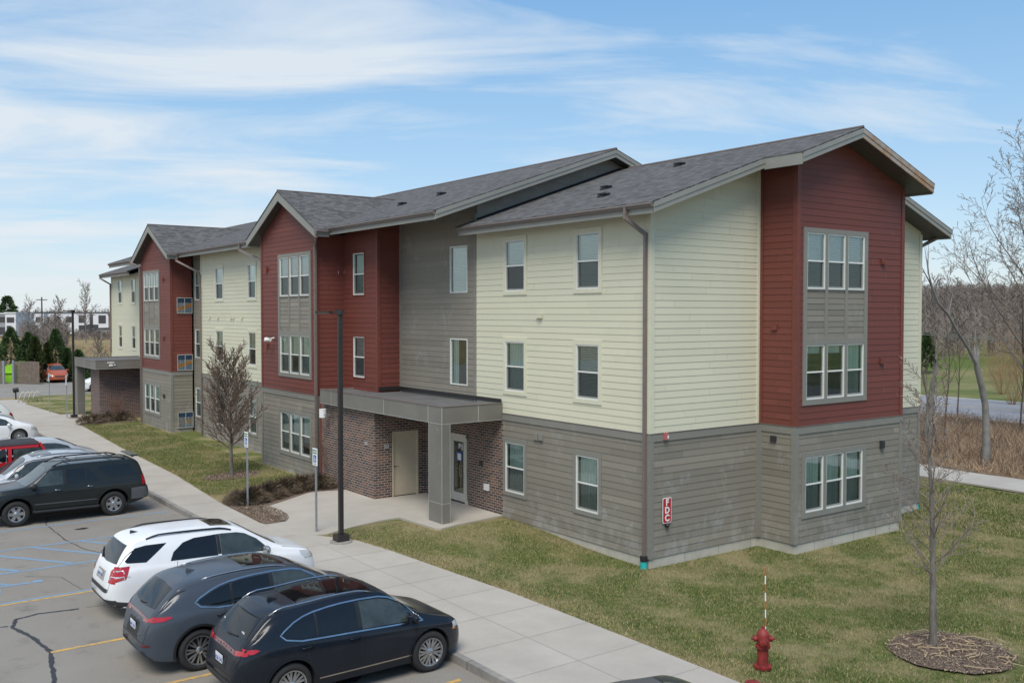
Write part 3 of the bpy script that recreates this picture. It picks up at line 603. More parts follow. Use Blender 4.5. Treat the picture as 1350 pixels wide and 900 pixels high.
# ---- roofs
def roof(name, poly, zf, mat='roof shingles', t=.035):
    m = MB(); m.mat(mat); pts = [(x, y, zf(x)) for x, y in poly]; m.prism(pts, (0,0,-t)); return m.build(name, None, bld)
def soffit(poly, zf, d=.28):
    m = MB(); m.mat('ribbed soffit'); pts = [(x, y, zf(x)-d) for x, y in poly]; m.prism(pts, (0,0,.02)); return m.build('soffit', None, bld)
A1 = 12.84
pw = [(-.64,-.72),(3.49,-.72),(3.49,-1.92),(6.12,-1.92),(6.12,8.05),(-.64,8.05)]
pe = [(6.12,-1.92),(9.72,-1.92),(9.72,-.72),(A1+.04,-.72),(A1+.04,8.05),(6.12,8.05)]
roof('roof', pw, roofz1); roof('roof', pe, roofz1)
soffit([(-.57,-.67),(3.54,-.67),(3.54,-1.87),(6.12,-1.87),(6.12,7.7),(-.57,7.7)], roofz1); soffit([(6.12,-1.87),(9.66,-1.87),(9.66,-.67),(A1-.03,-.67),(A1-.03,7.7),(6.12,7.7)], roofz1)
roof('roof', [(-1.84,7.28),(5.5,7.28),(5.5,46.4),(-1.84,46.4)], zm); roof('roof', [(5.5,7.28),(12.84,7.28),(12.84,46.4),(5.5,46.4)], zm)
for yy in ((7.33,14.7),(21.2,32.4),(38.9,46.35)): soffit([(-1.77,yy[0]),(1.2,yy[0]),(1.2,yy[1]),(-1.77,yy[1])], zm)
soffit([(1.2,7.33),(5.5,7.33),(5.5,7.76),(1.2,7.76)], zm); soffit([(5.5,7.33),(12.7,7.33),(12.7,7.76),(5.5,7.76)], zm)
roof('roof', [(-.64,45.7),(6.12,45.7),(6.12,54.0),(-.64,54.0)], roofz1); roof('roof', [(6.12,45.7),(A1,45.7),(A1,54.0),(6.12,54.0)], roofz1)
soffit([(-.57,46.0),(1.2,46.0),(1.2,53.95),(-.57,53.95)], roofz1)
def rake(y, x0, x1, zf, out, mat='fascia paint', h=.28):
    m = MB(); m.mat(mat)
    m.prism([(x0,y,zf(x0)-.036),(x1,y,zf(x1)-.036),(x1,y,zf(x1)-h-.01),(x0,y,zf(x0)-h-.01)], (0,out*.035,0))
    m.prism([(x0,y+out*.035,zf(x0)-.036),(x1,y+out*.035,zf(x1)-.036),(x1,y+out*.035,zf(x1)-.16),(x0,y+out*.035,zf(x0)-.16)], (0,out*.018,0))
    return m.build('rake_board', None, bld)
rake(-.68,-.60,3.53,roofz1,-1); rake(-1.88,3.53,6.12,roofz1,-1); rake(-1.88,6.12,9.68,roofz1,-1,'raw primed fascia'); rake(-.68,9.68,A1,roofz1,-1)
rake(7.33,-1.8,5.5,zm,-1); rake(7.33,5.5,12.8,zm,-1); rake(46.35,-1.8,5.5,zm,1); rake(53.95,-.6,6.12,roofz1,1)
m = MB(); m.mat('fascia paint'); z3 = roofz1(3.53)
m.box((3.495,-1.90,z3-.05),(3.53,-.70,z3-.34)); m.build('fascia_board', None, bld); m = MB(); m.mat('fascia paint'); m.box((9.68,-1.86,roofz1(9.68)-.04),(9.715,-.70,roofz1(9.68)-.32)); m.build('fascia_board', None, bld)
def eave(x, y0, y1, z, mat='fascia paint', h=.27, gut=True):
    m = MB(); m.mat(mat); m.box((x,y0,z-.05),(x+.035,y1,z-h-.03)); m.build('fascia_board', None, bld)
    if gut:
        g = MB(); g.mat('gutter metal'); prof = [(0,-.045),(-.085,-.045),(-.10,-.06),(-.10,-.085),(-.075,-.12),(-.06,-.155),(0,-.155)]
        g.prism([(x+a, y0, z+b) for a, b in prof], (0, y1-y0, 0)); g.mat('dark gap'); g.box((x-.075,y0+.02,z-.043),(x-.012,y1-.02,z-.0435)); g.build('gutter', None, bld)
eave(-.60,-.70,7.9,9.16); eave(-1.8,7.33,14.68,9.57); eave(-1.8,21.25,32.4,9.57); eave(-1.8,38.9,46.4,9.57); eave(-.6,46.4,53.98,9.16)
g = MB(); g.mat('gutter metal'); g.box((A1+.0,-.70,9.0),(A1+.10,8,9.12)); g.mat('fascia paint'); g.box((A1-.04,-.70,8.84),(A1,8,9.1)); g.build('gutter', None, bld)
m = MB(); m.mat('gutter metal'); m.tube([(6.12,-1.92,11.495),(6.12,7.3,11.495)], .05, 6); m.tube([(5.5,7.28,12.11),(5.5,46.4,12.11)], .05, 6); m.build('ridge_cap', None, bld)
def downspout(pts, r=.042):
    m = MB(); m.mat('downspout metal')
    for a, b in zip(pts, pts[1:]):
        a, b = Vector(a), Vector(b); d = (b-a).normalized(); u = Vector((0,1,0)) if abs(d.y) < .9 else Vector((1,0,0)); v = d.cross(u).normalized(); u = v.cross(d)
        m.obox((a+b)/2, u*r*.85, v*r*1.1, d*((b-a).length/2+r*.9))
    return m.build('downspout', None, bld)
downspout([(-.66,.22,9.03),(-.66,.22,8.80),(-.085,.10,8.42),(-.085,.10,.33)])
downspout([(-2.42,14.30,9.37),(-2.42,14.40,9.18),(-2.08,15.24,8.92),(-2.08,15.24,.3)])
downspout([(-1.86,23.5,9.42),(-1.86,23.5,9.2),(-1.95,20.78,8.62),(-1.95,20.7,8.5)])
downspout([(-1.90,32.3,9.42),(-1.90,32.3,9.1),(-1.2,31.05,8.5),(-1.16,30.9,8.3),(-1.16,30.9,7.5)])
downspout([(-.66,53.7,9.03),(-.66,53.7,8.85),(-.09,53.3,8.45),(-.09,53.3,3.7)]); downspout([(-2.42,38.9,9.3),(-2.1,38.35,9.0),(-2.08,38.35,.3)])
downspout([(12.9,-.4,9.0),(12.6,.02,8.72),(12.36,.1,8.6),(12.36,.1,.3)])
for x, y, zf in ((1.0,2.9,roofz1),(2.3,4.25,roofz1),(4.6,3.45,roofz1),(.72,13.75,zm),(1.55,12.35,zm),(.4,27.5,zm),(.9,50.5,roofz1)):
    m = MB(); m.mat('black plastic'); z = zf(x); m.prism([(x-.13,y-.12,z-SL*.13-.01),(x-.13,y-.12,z-SL*.13+.06),(x+.13,y-.12,z+SL*.13+.07),(x+.13,y-.12,z+SL*.13-.01)], (0,.24,0)); m.box((x-.11,y-.14,z+.05),(x+.14,y+.14,z+.09)); m.build('roof_vent', None, bld)

# ---- entry canopy
def canopy(x0, y0, y1, zt, h, xb=0.0, cx0=None, seams=(), col=None, side_seams=()):
    m = MB(); m.mat('fibre cement panel'); t = .12
    m.box((x0,y0,zt-h),(x0+t,y1,zt)); m.box((x0+t,y0,zt-h),(xb,y0+t,zt)); m.box((x0+t,y1-t,zt-h),(xb,y1,zt))
    cn = m.build('canopy', None, bld)
    m = MB(); m.mat('canopy membrane'); m.box((x0+t,y0+t,zt-.10),(xb-.01,y1-t,zt-.055)); m.mat('gutter metal'); m.box((x0-.012,y0-.012,zt),(x0+t,y1+.012,zt+.022)); m.box((x0+t,y0-.012,zt),(xb,y0+t,zt+.022)); m.build('canopy_roof', None, cn)
    m = MB(); m.mat('ribbed soffit'); m.box((x0+t,y0+t,zt-h+.03),(xb-.01,y1-t,zt-h+.05)); m.build('soffit', None, cn)
    m = MB(); m.mat('aluminium reveal'); a = .012
    for y in seams: m.box((x0-.004,y-a,zt-h),(x0+.01,y+a,zt))
    for x in side_seams: m.box((x-a,y0-.004,zt-h),(x+a,y0+.01,zt))
    m.box((x0-.006,y0-.006,zt-h-.002),(x0+.014,y0+.014,zt)); m.box((x0-.005,y0,zt-h-.004),(x0+.01,y1,zt-h+.012)); m.box((x0,y0-.005,zt-h-.004),(xb,y0+.01,zt-h+.012)); m.build('reveal_trim', None, cn)
    return cn
canopy(-2.21, 6.33, 14.6, 3.69, .50, xb=-.04, seams=(7.1, 9.85, 13.7), side_seams=(-.92,))
def column(x0, y0, x1, y1, zb, zt):
    m = MB(); m.mat('fibre cement panel'); m.box((x0,y0,zb),(x1,y1,zt)); c_ = m.build('canopy_column', None, bld)
    m = MB(); m.mat('aluminium reveal'); a = .006
    for x, y in ((x0,y0),(x1,y0),(x0,y1)): m.box((x-a,y-a,zb),(x+a*1.6,y+a*1.6,zt))
    for z in (zb+.73, zb+.02): m.box((x0-.004,y0-.004,z-.008),(x1+.004,y1+.004,z+.008))
    m.build('reveal_trim', None, c_)
column(-2.21, 6.33, -1.93, 7.07, .12, 3.19)
m = MB(); m.mat('black plastic'); m.box((-.06,6.4,3.7),(-.021,12.6,3.82)); m.mat('dark gap'); m.box((-.9,12.58,3.7),(-.06,12.62,3.83)); m.build('flashing', None, bld)
m = MB(); m.mat('red trim'); m.box((-2.03,14.93,.2),(-1.9,15.05,3.19)); m.mat('taupe trim'); m.box((-2.0,14.9,.2),(-.9,14.93,3.2)); m.build('corner_board', None, bld)
# glazed entrance door with B1 on its glass
m = MB(); m.mat('door white'); x = .03
m.box((x,9.36,.27),(x+.12,9.43,2.5)); m.box((x,8.40,.27),(x+.12,8.46,2.46)); m.box((x,8.40,2.40),(x+.12,9.43,2.5)); m.mat('fibre cement panel'); m.box((x+.02,8.25,.27),(x+.12,8.40,2.4)); m.mat('door white'); m.box((x-.03,8.25,.25),(x+.1,8.47,.37)); dfm = m.build('door_frame', None, bld)
m = MB(); m.mat('door white')
m.box((x+.02,8.46,.28),(x+.07,8.62,2.40)); m.box((x+.02,9.22,.28),(x+.07,9.36,2.40)); m.box((x+.02,8.62,2.24),(x+.07,9.22,2.40)); m.box((x+.02,8.62,.28),(x+.07,9.22,.56)); dr = m.build('entrance_door', None, bld)
m = MB(); m.mat('window glass'); m.face([(x+.045,8.62,2.24),(x+.045,9.22,2.24),(x+.045,9.22,.56),(x+.045,8.62,.56)]); m.build('pane', None, dr)
m = MB(); m.mat('window interior'); m.box((x+.5,8.2,.2),(x+.52,9.6,2.5)); m.build('interior', None, dr)
m = MB(); m.mat('metal satin'); m.tube([(x-.06,8.72,1.12),(x-.06,8.72,1.50)], .014, 6); m.tube([(x-.06,8.72,1.14),(x+.02,8.57,1.14)], .011, 6); m.tube([(x-.06,8.72,1.48),(x+.02,8.57,1.48)], .011, 6); m.tube([(x+.10,8.6,1.3),(x+.10,9.24,1.34)], .02, 6); m.build('door_handle', None, dr)
text_mesh('B1', .27, 'door_lettering', 'paper white', dr, frameM((x+.038, 8.80, 2.06), -Y, Z), .002, .012)
m = MB(); m.mat('sign blue'); m.box((x+.036,8.74,1.60),(x+.041,9.03,1.90)); m.mat('paper white'); m.box((x+.032,8.78,1.63),(x+.036,8.99,1.84)); m.build('notice', None, dr)
# cream service door in the side of the brick room
m = MB(); m.mat('door cream'); y = BY0+.06; m.box((-1.27,y,.27),(-.35,y+.05,2.38)); sdoor = m.build('service_door', None, bld)
m = MB(); m.mat('door cream'); m.box((-1.32,BY0-.01,.25),(-1.27,BY0+.12,2.45)); m.box((-.35,BY0-.01,.25),(-.30,BY0+.12,2.45)); m.box((-1.27,BY0-.01,2.38),(-.35,BY0+.12,2.45)); m.build('door_frame', None, sdoor)
m = MB(); m.mat('metal satin'); m.tube([(-1.20,y-.07,1.27),(-1.07,y-.07,1.27)], .014, 6); m.lathe([(.001,0),(.035,0),(.035,.02),(.012,.02),(.012,.07)], (-1.20,y,1.27), (0,-1,0), 10)
for z in (.5,1.35,2.15): m.box((-.36,y-.012,z),(-.33,y,z+.11))
m.build('door_handle', None, sdoor)
# small fixtures on the walls
def fixture(name, mat, a, b, parent=bld): m = MB(); m.mat(mat); m.box(a, b); return m.build(name, None, parent)
m = MB(); m.mat('taupe trim'); m.box((-.06,4.33,2.75),(-.0,4.52,2.95)); m.box((-.06,4.56,2.75),(0,4.75,2.95)); m.mat('dark gap'); m.box((-.065,4.34,2.745),(-.02,4.51,2.76)); m.build('dryer_vent', None, bld)
for z in (7.86, 4.98): m = MB(); m.mat('red trim'); m.box((8.05,-1.31,z),(8.12,-1.25,z+.16)); m.box((8.12,-1.33,z),(8.22,-1.25,z+.05)); m.build('wall_bracket', None, bld)
fixture('wall_light', 'cladding', (8.10,-1.34,2.50), (8.24,-1.25,2.72))
fixture('dryer_vent', 'cladding', (4.15,-.62,2.93), (4.21,-.44,3.09)); fixture('dryer_vent', 'red trim', (4.15,-.62,5.98), (4.21,-.44,6.12))
m = MB(); m.mat('red alarm'); m.box((.44,-.10,3.22),(.56,-.03,3.40)); m.mat('white housing'); m.box((.53,-.105,3.25),(.575,-.06,3.33)); m.build('alarm_strobe', None, bld)
m = MB(); m.mat('black plastic'); m.lathe([(.001,0),(.055,0),(.06,-.06),(.02,-.10),(.001,-.10)], (.57,-.03,1.02), (0,1,0), 12); m.build('pipe_connection', None, bld)
m = MB(); m.mat('cream trim'); m.box((-.10,4.36,6.30),(-.02,4.50,6.40)); m.box((-.07,4.52,6.30),(-.02,4.62,6.36)); m.build('wall_vent', None, bld)
m = MB(); m.mat('cream trim')
for yy in (29.6, 28.4, 26.6, 26.3, 25.2, 22.6): m.box((-1.17,yy,6.18),(-1.10,yy+.12,6.32))
m.build('wall_vent', None, bld)
for z in (8.1, 5.0): fixture('wall_bracket', 'red trim', (-2.10,19.9,z), (-2.03,20.05,z+.22)); fixture('wall_bracket', 'red trim', (-2.10,34.1,z), (-2.03,34.2,z+.2))
fixture('wall_light', 'cladding', (-2.10,34.1,1.95), (-2.03,34.22,2.15)); fixture('wall_light', 'cladding', (-1.25,15.24,2.9), (-1.1,15.32,3.15))
m = MB(); m.mat('white housing'); m.tube([(-2.05,19.2,5.45),(-2.3,19.2,5.40)], .03, 6); m.tube([(-2.28,19.05,5.38),(-2.34,19.40,5.36)], .07, 10); m.tube([(-2.30,19.5,5.42),(-2.30,19.25,5.42)], .05, 8); m.build('security_camera', None, bld)
m = MB(); m.mat('white housing'); m.lathe([(.001,0),(.13,0),(.13,-.30),(.05,-.34),(.001,-.34)], (-2.32,14.15,3.02), (0,0,1), 14); m.mat('metal satin'); m.tube([(-2.32,14.15,2.9),(-2.32,13.95,2.80),(-2.05,13.9,2.85)], .02, 6); m.build('security_camera', None, bld)
m = MB(); m.mat('grey box'); m.box((-2.0-.0,11.35,2.0),(-2.02,11.55,2.12)); m.box((-1.62,BY0-.03,1.90),(-1.45,BY0,2.05)); m.build('wall_box', None, bld)
m = MB(); m.mat('white housing'); m.box((-.08,7.05,.90),(-.02,7.28,1.10)); m.build('outlet_cover', None, bld)
m = MB(); m.mat('black plastic'); m.box((-.05,7.42,1.62),(-.02,7.58,1.78)); m.build('wall_box', None, bld)
# colourful metal panels in the side of the far bay
def art(z):
    m = MB(); y = 33.05; x0, x1 = -1.66, -.91; n = 8; w = (x1-x0)/n
    for i in range(n):
        a, b = x0+i*w+.008, x0+(i+1)*w-.008; rows = [(z+.56, z+.76, 'panel blue')]
        lv = z+.10+.03*i if z > 2 else z+.05+.05*((i*3) % 5)
        rows += [(z+.02, lv, 'panel pale blue'), (lv, lv+.20, 'panel orange' if z > 2 or i % 3 == 0 else 'panel grey'), (lv+.20, z+.54, 'panel grey' if i % 2 else 'panel pale blue')]
        for c0, c1, mm in rows:
            if c1-c0 > .01: m.mat(mm); m.box((a,y-.045,c0),(b,y-.035,c1))
    o = m.build('colour_panel', None, bld)
    m = MB(); m.mat('pale frame'); t = .025
    for a, b in (((x0-t,z-.03),(x1+t,z+.01)),((x0-t,z+.77),(x1+t,z+.81)),((x0-t,z),(x0,z+.78)),((x1,z),(x1+t,z+.78)),(((x0+x1)/2-.014,z),((x0+x1)/2+.014,z+.78))): m.box((a[0],y-.06,a[1]),(b[0],y-.02,b[1]))
    m.build('frame', None, o)
for z in (6.44, 3.47, .46): art(z)
# far brick entrance with its own canopy
m = MB(); m.mat('brick pale'); m.box((-3.5,41.9,0),(.0,44.0,3.2)); m.build('brick_wall', None, bld)
canopy(-3.95, 40.85, 46.6, 3.69, .48, xb=-.04, seams=(43.5,)); column(-3.85, 46.0, -3.4, 46.6, .12, 3.21)
m = MB(); m.mat('white housing'); m.box((-3.3,40.81,3.55),(-2.9,40.84,3.62)); m.box((-3.2,40.81,3.36),(-3.0,40.84,3.50)); m.box((-2.95,40.81,3.40),(-2.85,40.84,3.48)); m.build('wall_light', None, bld)

# ================================================================ THE GROUND
def sm(t): t = max(0, min(1, t)); return t*t*(3-2*t)
def H(x, y):
    base = .235*sm((y-1.0)/5.2) if x < 3 else 0
    if y > 40: base = .2
    t = sm((x+5.6)/3.6)
    h = .135*(1-t)+base*t
    if y < 3 and x > -2: h += -.03*sm((x+2)/4)*sm((3-y)/3)
    return h
def cdt(poly, step, dense=None):
    n = len(poly); pts = []; e = []
    for i in range(n):     # subdivide the outline
        a, b = Vector(poly[i]), Vector(poly[(i+1) % n]); k = max(1, int((b-a).length/step))
        for j in range(k): pts.append(a+(b-a)*j/k)
    m = len(pts); e = [(i, (i+1) % m) for i in range(m)]
    xs = [p.x for p in pts]; ys = [p.y for p in pts]
    def inside(x, y):
        c = False
        for i in range(n):
            (x1, y1), (x2, y2) = poly[i], poly[(i+1) % n]
            if (y1 > y) != (y2 > y) and x < (x2-x1)*(y-y1)/(y2-y1)+x1: c = not c
        return c
    nx, ny = int((max(xs)-min(xs))/step), int((max(ys)-min(ys))/step)
    for i in range(nx+1):
        for j in range(ny+1):
            x, y = min(xs)+(i+.5)*step, min(ys)+(j+.5)*step
            if inside(x, y) and min((Vector((x, y))-p).length for p in pts) > step*.35: pts.append(Vector((x, y)))
    r = delaunay_2d_cdt([Vector((p[0], p[1])) for p in pts], e, [list(range(m))], 1, 1e-5)
    return r[0], r[2]
def drape(name, poly, mat, dz=.0, hf=H, step=.6, kind='structure', skirt=0, parent=None):
    v, f = cdt([tuple(p) for p in poly], step); m = MB(); m.mat(mat)
    m.v = [(p.x, p.y, hf(p.x, p.y)+dz) for p in v]; m.f = [tuple(q) for q in f]; m.m = [0]*len(f); m.t = [.5]*len(f)
    if skirt:
        for a, b in zip(poly, poly[1:]+poly[:1]): m.face([(a[0],a[1],hf(*a)+dz),(a[0],a[1],hf(*a)+dz-skirt),(b[0],b[1],hf(*b)+dz-skirt),(b[0],b[1],hf(*b)+dz)])
    o = m.build(name, None, parent)
    if kind: o['kind'] = kind
    return o
m = MB(); m.mat('field'); m.face([(-3000,-3000,-.35),(3500,-3000,-.35),(3500,3500,-.35),(-3000,3500,-.35)]); tag(m.build('ground'), kind='structure')
m = MB(); m.mat('asphalt')
m.face([(-90,-60,0),(-7.5,-60,0),(-7.5,56,0),(-90,56,0)]); m.face([(-90,56,0),(22,56,0),(22,84.5,0),(-90,84.5,0)]); tag(m.build('parking_lot'), kind='structure')
# lawn sheet with a straw margin attribute
def lawn():
    xs = np.arange(-7.35, 18.6, .35); ys = np.arange(-30, 62, .35); v = []; st = []
    for x in xs:
        for y in ys:
            z = H(x, y)+.012*math.sin(x*2.1+y*1.3)*math.sin(y*.9-x*.4)
            if 0.3 < x < 12 and 0.3 < y < 53: z = -.3
            elif y < 8 and x > -3: z -= .02
            v.append((x, y, z)); ed = inner(y)
            s_ = max(0, 1-(x-ed)/.75) if x < -3.2 else 0
            if y > 5.0 and x < -.2 and y < 9: s_ = max(s_, .25)
            if 2 < y < 7.5 and -1.6 < x < 0: s_ = max(s_, .75-.5*abs(x))
            st.append(s_)
    ny = len(ys); f = [(i*ny+j, (i+1)*ny+j, (i+1)*ny+j+1, i*ny+j+1) for i in range(len(xs)-1) for j in range(ny-1)]
    me = bpy.data.meshes.new('lawn'); me.from_pydata(v, [], f); me.materials.append(MATS['lawn'])
    a = me.attributes.new('straw', 'FLOAT', 'POINT'); a.data.foreach_set('value', st)
    me.polygons.foreach_set('use_smooth', [True]*len(me.polygons)); o = bpy.data.objects.new('lawn', me); COL.objects.link(o); tag(o, kind='structure')
INNER = [(-30,-4.4),(-4,-4.33),(0,-4.38),(2,-4.53),(4.7,-4.7),(6.4,-4.9),(7.3,-5.35),(8.0,-5.75),(10.2,-6.25),(14,-6.15),(20.4,-5.68),(29.3,-5.43),(39.3,-4.94),(44,-4.9),(60,-5)]
def inner(y): return float(np.interp(y, [a for a, b in INNER], [b for a, b in INNER]))
lawn()
sw_poly = [(-7.42,-30)]+[(x, y) for y, x in INNER]+[(-7.42,60)]
flat = lambda x, y: .15
drape('sidewalk', sw_poly, 'concrete', 0, flat, 1.5, skirt=.15)
ap = lambda x, y: .155+.105*sm((x+5.6)/3.2)
drape('entrance_walk', [(-6.2,8.2),(-5.75,7.75),(-5.25,7.62),(-4.3,7.9),(-3.3,7.98),(-2.72,7.95),(-2.62,6.1),(-2.5,5.9),(-1.9,6.05),(-.02,6.33),(-.02,9.4),(.06,9.4),(.06,10.88),(-2.0,10.88),(-2.0,13.0),(-2.2,13.05),(-3.2,13.35),(-5.38,12.2),(-5.5,9.9),(-6.2,9.85)], 'concrete', .0, ap, .5, skirt=.14)
m = MB(); m.mat('curb concrete'); m.box((-7.56,-30,-.05),(-7.42,60,.152)); m.mat('dark gap')
for k in range(-9, 18): m.box((-7.565,k*3.05,0),(-7.41,k*3.05+.008,.154))
tag(m.build('kerb'), kind='structure')
simple('joint concrete', (.31, .285, .25), .9); m = MB(); m.mat('joint concrete')
for k in range(-16, 36):
    y = k*1.53+.4; m.face([(-7.40,y,.1535),(inner(y)-.01,y,.1535),(inner(y)-.01,y+.012,.1535),(-7.40,y+.012,.1535)])
for y0, y1 in ((-20,7.0),): m.face([(-5.9,y0,.1537),(-5.888,y0,.1537),(-5.888,y1,.1537),(-5.9,y1,.1537)])
tag(m.build('sidewalk_joints'), kind='structure')
# far concrete and the little lawn beside the far entrance
drape('far_walk', [(-4.95,40.6),(-1.2,46.2),(0,54),(4,55.9),(-7.4,55.9),(-7.4,41)], 'concrete', .02, lambda x, y: .15, 2, skirt=.15)
drape('far_lawn', [(-4.7,46.7),(-3.8,46.8),(-2.6,48.6),(-1.4,53),(-2.2,55.3),(-5.2,55.7)], 'lawn', .0, lambda x, y: .185, .8)
# parking lines
m = MB(); m.mat('yellow line paint')
def line(x0, y0, x1, y1, w=.10, z=.004):
    a, b = Vector((x0,y0,z)), Vector((x1,y1,z)); n = Vector((0,0,1)).cross((b-a).normalized())*w/2; m.face([a-n, b-n, b+n, a+n])
for y in (-9.05, -6.2, -3.35, -.48, 2.39): line(-13.45, y, -7.9, y)
line(-13.9, 6.21, -7.6, 6.21)
for y in (17.0, 19.8, 22.6, 25.4, 28.2, 31, 33.8, 36.6): line(-13.2, y, -7.6, y)
tag(m.build('parking_lines'), kind='structure')
m = MB(); m.mat('blue line paint'); line(-14.2,6.33,-7.6,6.33,.10)
for y in (9.05, 11.62, 14.20): line(-14.5, y, -7.8, y, .11)
for k in range(-2, 4): x = -10.45-k*1.25; line(x, 9.12, x-1.75, 11.55, .13)
# wheelchair symbol, its lines at their real size on the asphalt
cx_, cy_ = -13.75, 7.75
for k in range(14):
    a0, a1 = R(20+k*19), R(20+(k+1)*19); line(cx_+.42*math.cos(a0), cy_+.42*math.sin(a0), cx_+.42*math.cos(a1), cy_+.42*math.sin(a1), .11, .0045)
line(cx_+.05,cy_+.1,cx_+.85,cy_+.05,.13,.005); line(cx_+.1,cy_+.05,cx_+.12,cy_-.45,.12,.0055); line(cx_+.12,cy_-.42,cx_-.35,cy_-.72,.12,.005); line(cx_-.30,cy_-.70,cx_-.42,cy_-.88,.12,.0055)
m.face([(cx_+1.02+.13*math.cos(t*math.pi/6), cy_+.08+.13*math.sin(t*math.pi/6), .005) for t in range(12)])
tag(m.build('accessible_markings'), kind='structure')
# sealed cracks
m = MB(); m.mat('crack sealant')
def crack(pts, w):
    r = random.Random(3); P_ = []
    for a, b in zip(pts, pts[1:]):
        for k in range(8): t = k/8; P_.append((a[0]+(b[0]-a[0])*t+r.uniform(-.02,.02), a[1]+(b[1]-a[1])*t+r.uniform(-.02,.02)))
    for a, b in zip(P_, P_[1:]): line(*a, *b, w*r.uniform(.7,1.3), .0025)
crack([(-12.4,4.95),(-13.2,5.1),(-13.65,4.95),(-13.8,4.4),(-13.55,3.4),(-13.45,2.4),(-13.6,1.4),(-13.75,.4),(-14.0,-1)], .085); crack([(-14.6,4.7),(-13.75,4.55)], .06)
crack([(-9.9,4.9),(-11.4,4.85),(-12.4,4.95)], .018); crack([(-11.0,16),(-11.35,14.5),(-11.3,12),(-11.1,10.5),(-10.6,9.2),(-10.2,7.0)], .028); crack([(-12.9,8.5),(-12.2,7.9),(-12.0,6.2)], .015)
tag(m.build('asphalt_cracks'), kind='structure')
m = MB(); m.mat('crack sealant')
for (x, y, r_) in ((-11.0,4.2,.16),(-10.6,3.7,.10),(-10.9,3.5,.07),(-10.6,13.2,.20),(-10.9,6.9,.06),(-9.5,-2.2,.25),(-10.2,11.6,.1)):
    m.face([(x+r_*math.cos(t*.63)*(1+.3*math.sin(t*2)), y+r_*.6*math.sin(t*.63)*(1+.3*math.cos(t*3)), .003) for t in range(10)])
tag(m.build('oil_stains'), kind='structure')
# right hand side: lawn edge, path, brush, road, meadow rising to the wood
path = [(-40,17.3),(-10,17.5),(-.75,17.95),(3.4,18.15),(8,18.9),(20,21),(60,28)]
pp = [(x, y) for y, x in path]+[(x+2.45, y) for y, x in reversed(path)]
drape('footpath', pp, 'concrete', .045, lambda x, y: .0, 3, skirt=.06)
drape('brush_ground', [(x+2.4, y) for y, x in path]+[(44,60),(39.4,-40)], 'brush ground', .0, lambda x, y: .02+.18*math.sin(x*.9+y*.5)*math.sin(y*.7)*.4, 1.2)
drape('verge', [(17.9,-40),(17.9,3),(30,70),(60,120),(-10,120),(18.2,54),(18.2,-40)], 'lawn', -.06, lambda x, y: .0, 5)
road_f = lambda x, y: .06
m = MB(); m.mat('road asphalt')
rd = [(39.2,-80),(40.3,14),(41.5,80),(43,200)]
for (a, b) in zip(rd, rd[1:]): m.face([(a[0],a[1],.10),(a[0]+11.5,a[1],.10),(b[0]+11.5,b[1],.10),(b[0],b[1],.10)])
m.mat('concrete')
for (a, b) in zip(rd, rd[1:]): m.face([(a[0]-1.3,a[1],.09),(a[0],a[1],.09),(b[0],b[1],.09),(b[0]-1.3,b[1],.09)]); m.face([(a[0]+11.5,a[1],.09),(a[0]+12.1,a[1],.09),(b[0]+12.1,b[1],.09),(b[0]+11.5,b[1],.09)])
m.mat('road yellow')
for (a, b) in zip(rd, rd[1:]):
    for o_ in (5.3, 6.1): m.face([(a[0]+o_,a[1],.104),(a[0]+o_+.14,a[1],.104),(b[0]+o_+.14,b[1],.104),(b[0]+o_,b[1],.104)])
m.mat('road white')
for (a, b) in zip(rd, rd[1:]):
    for o_ in (.9, 10.6): m.face([(a[0]+o_,a[1],.104),(a[0]+o_+.12,a[1],.104),(b[0]+o_+.12,b[1],.104),(b[0]+o_,b[1],.104)])
tag(m.build('road'), kind='structure')
def HM(x, y):
    u = (x-58)/70; s_ = .0+3.6*sm(u)*sm((y-6)/40+.25)+6.0*sm((x-130)/220); return s_-.0+.15*math.sin(x*.13)*math.sin(y*.11)
m = MB(); m.mat('meadow'); gx_ = [51+i*4 for i in range(20)]+[131+i*16 for i in range(28)]; gy_ = [-120+i*6 for i in range(66)]
m.v = [(x, y, HM(x, y)+.02) for x in gx_ for y in gy_]; n_ = len(gy_); m.f = [(i*n_+j, (i+1)*n_+j, (i+1)*n_+j+1, i*n_+j+1) for i in range(len(gx_)-1) for j in range(n_-1)]; m.m = [0]*len(m.f); m.t = [.5]*len(m.f)
tag(m.build('meadow', smooth=True), kind='structure')

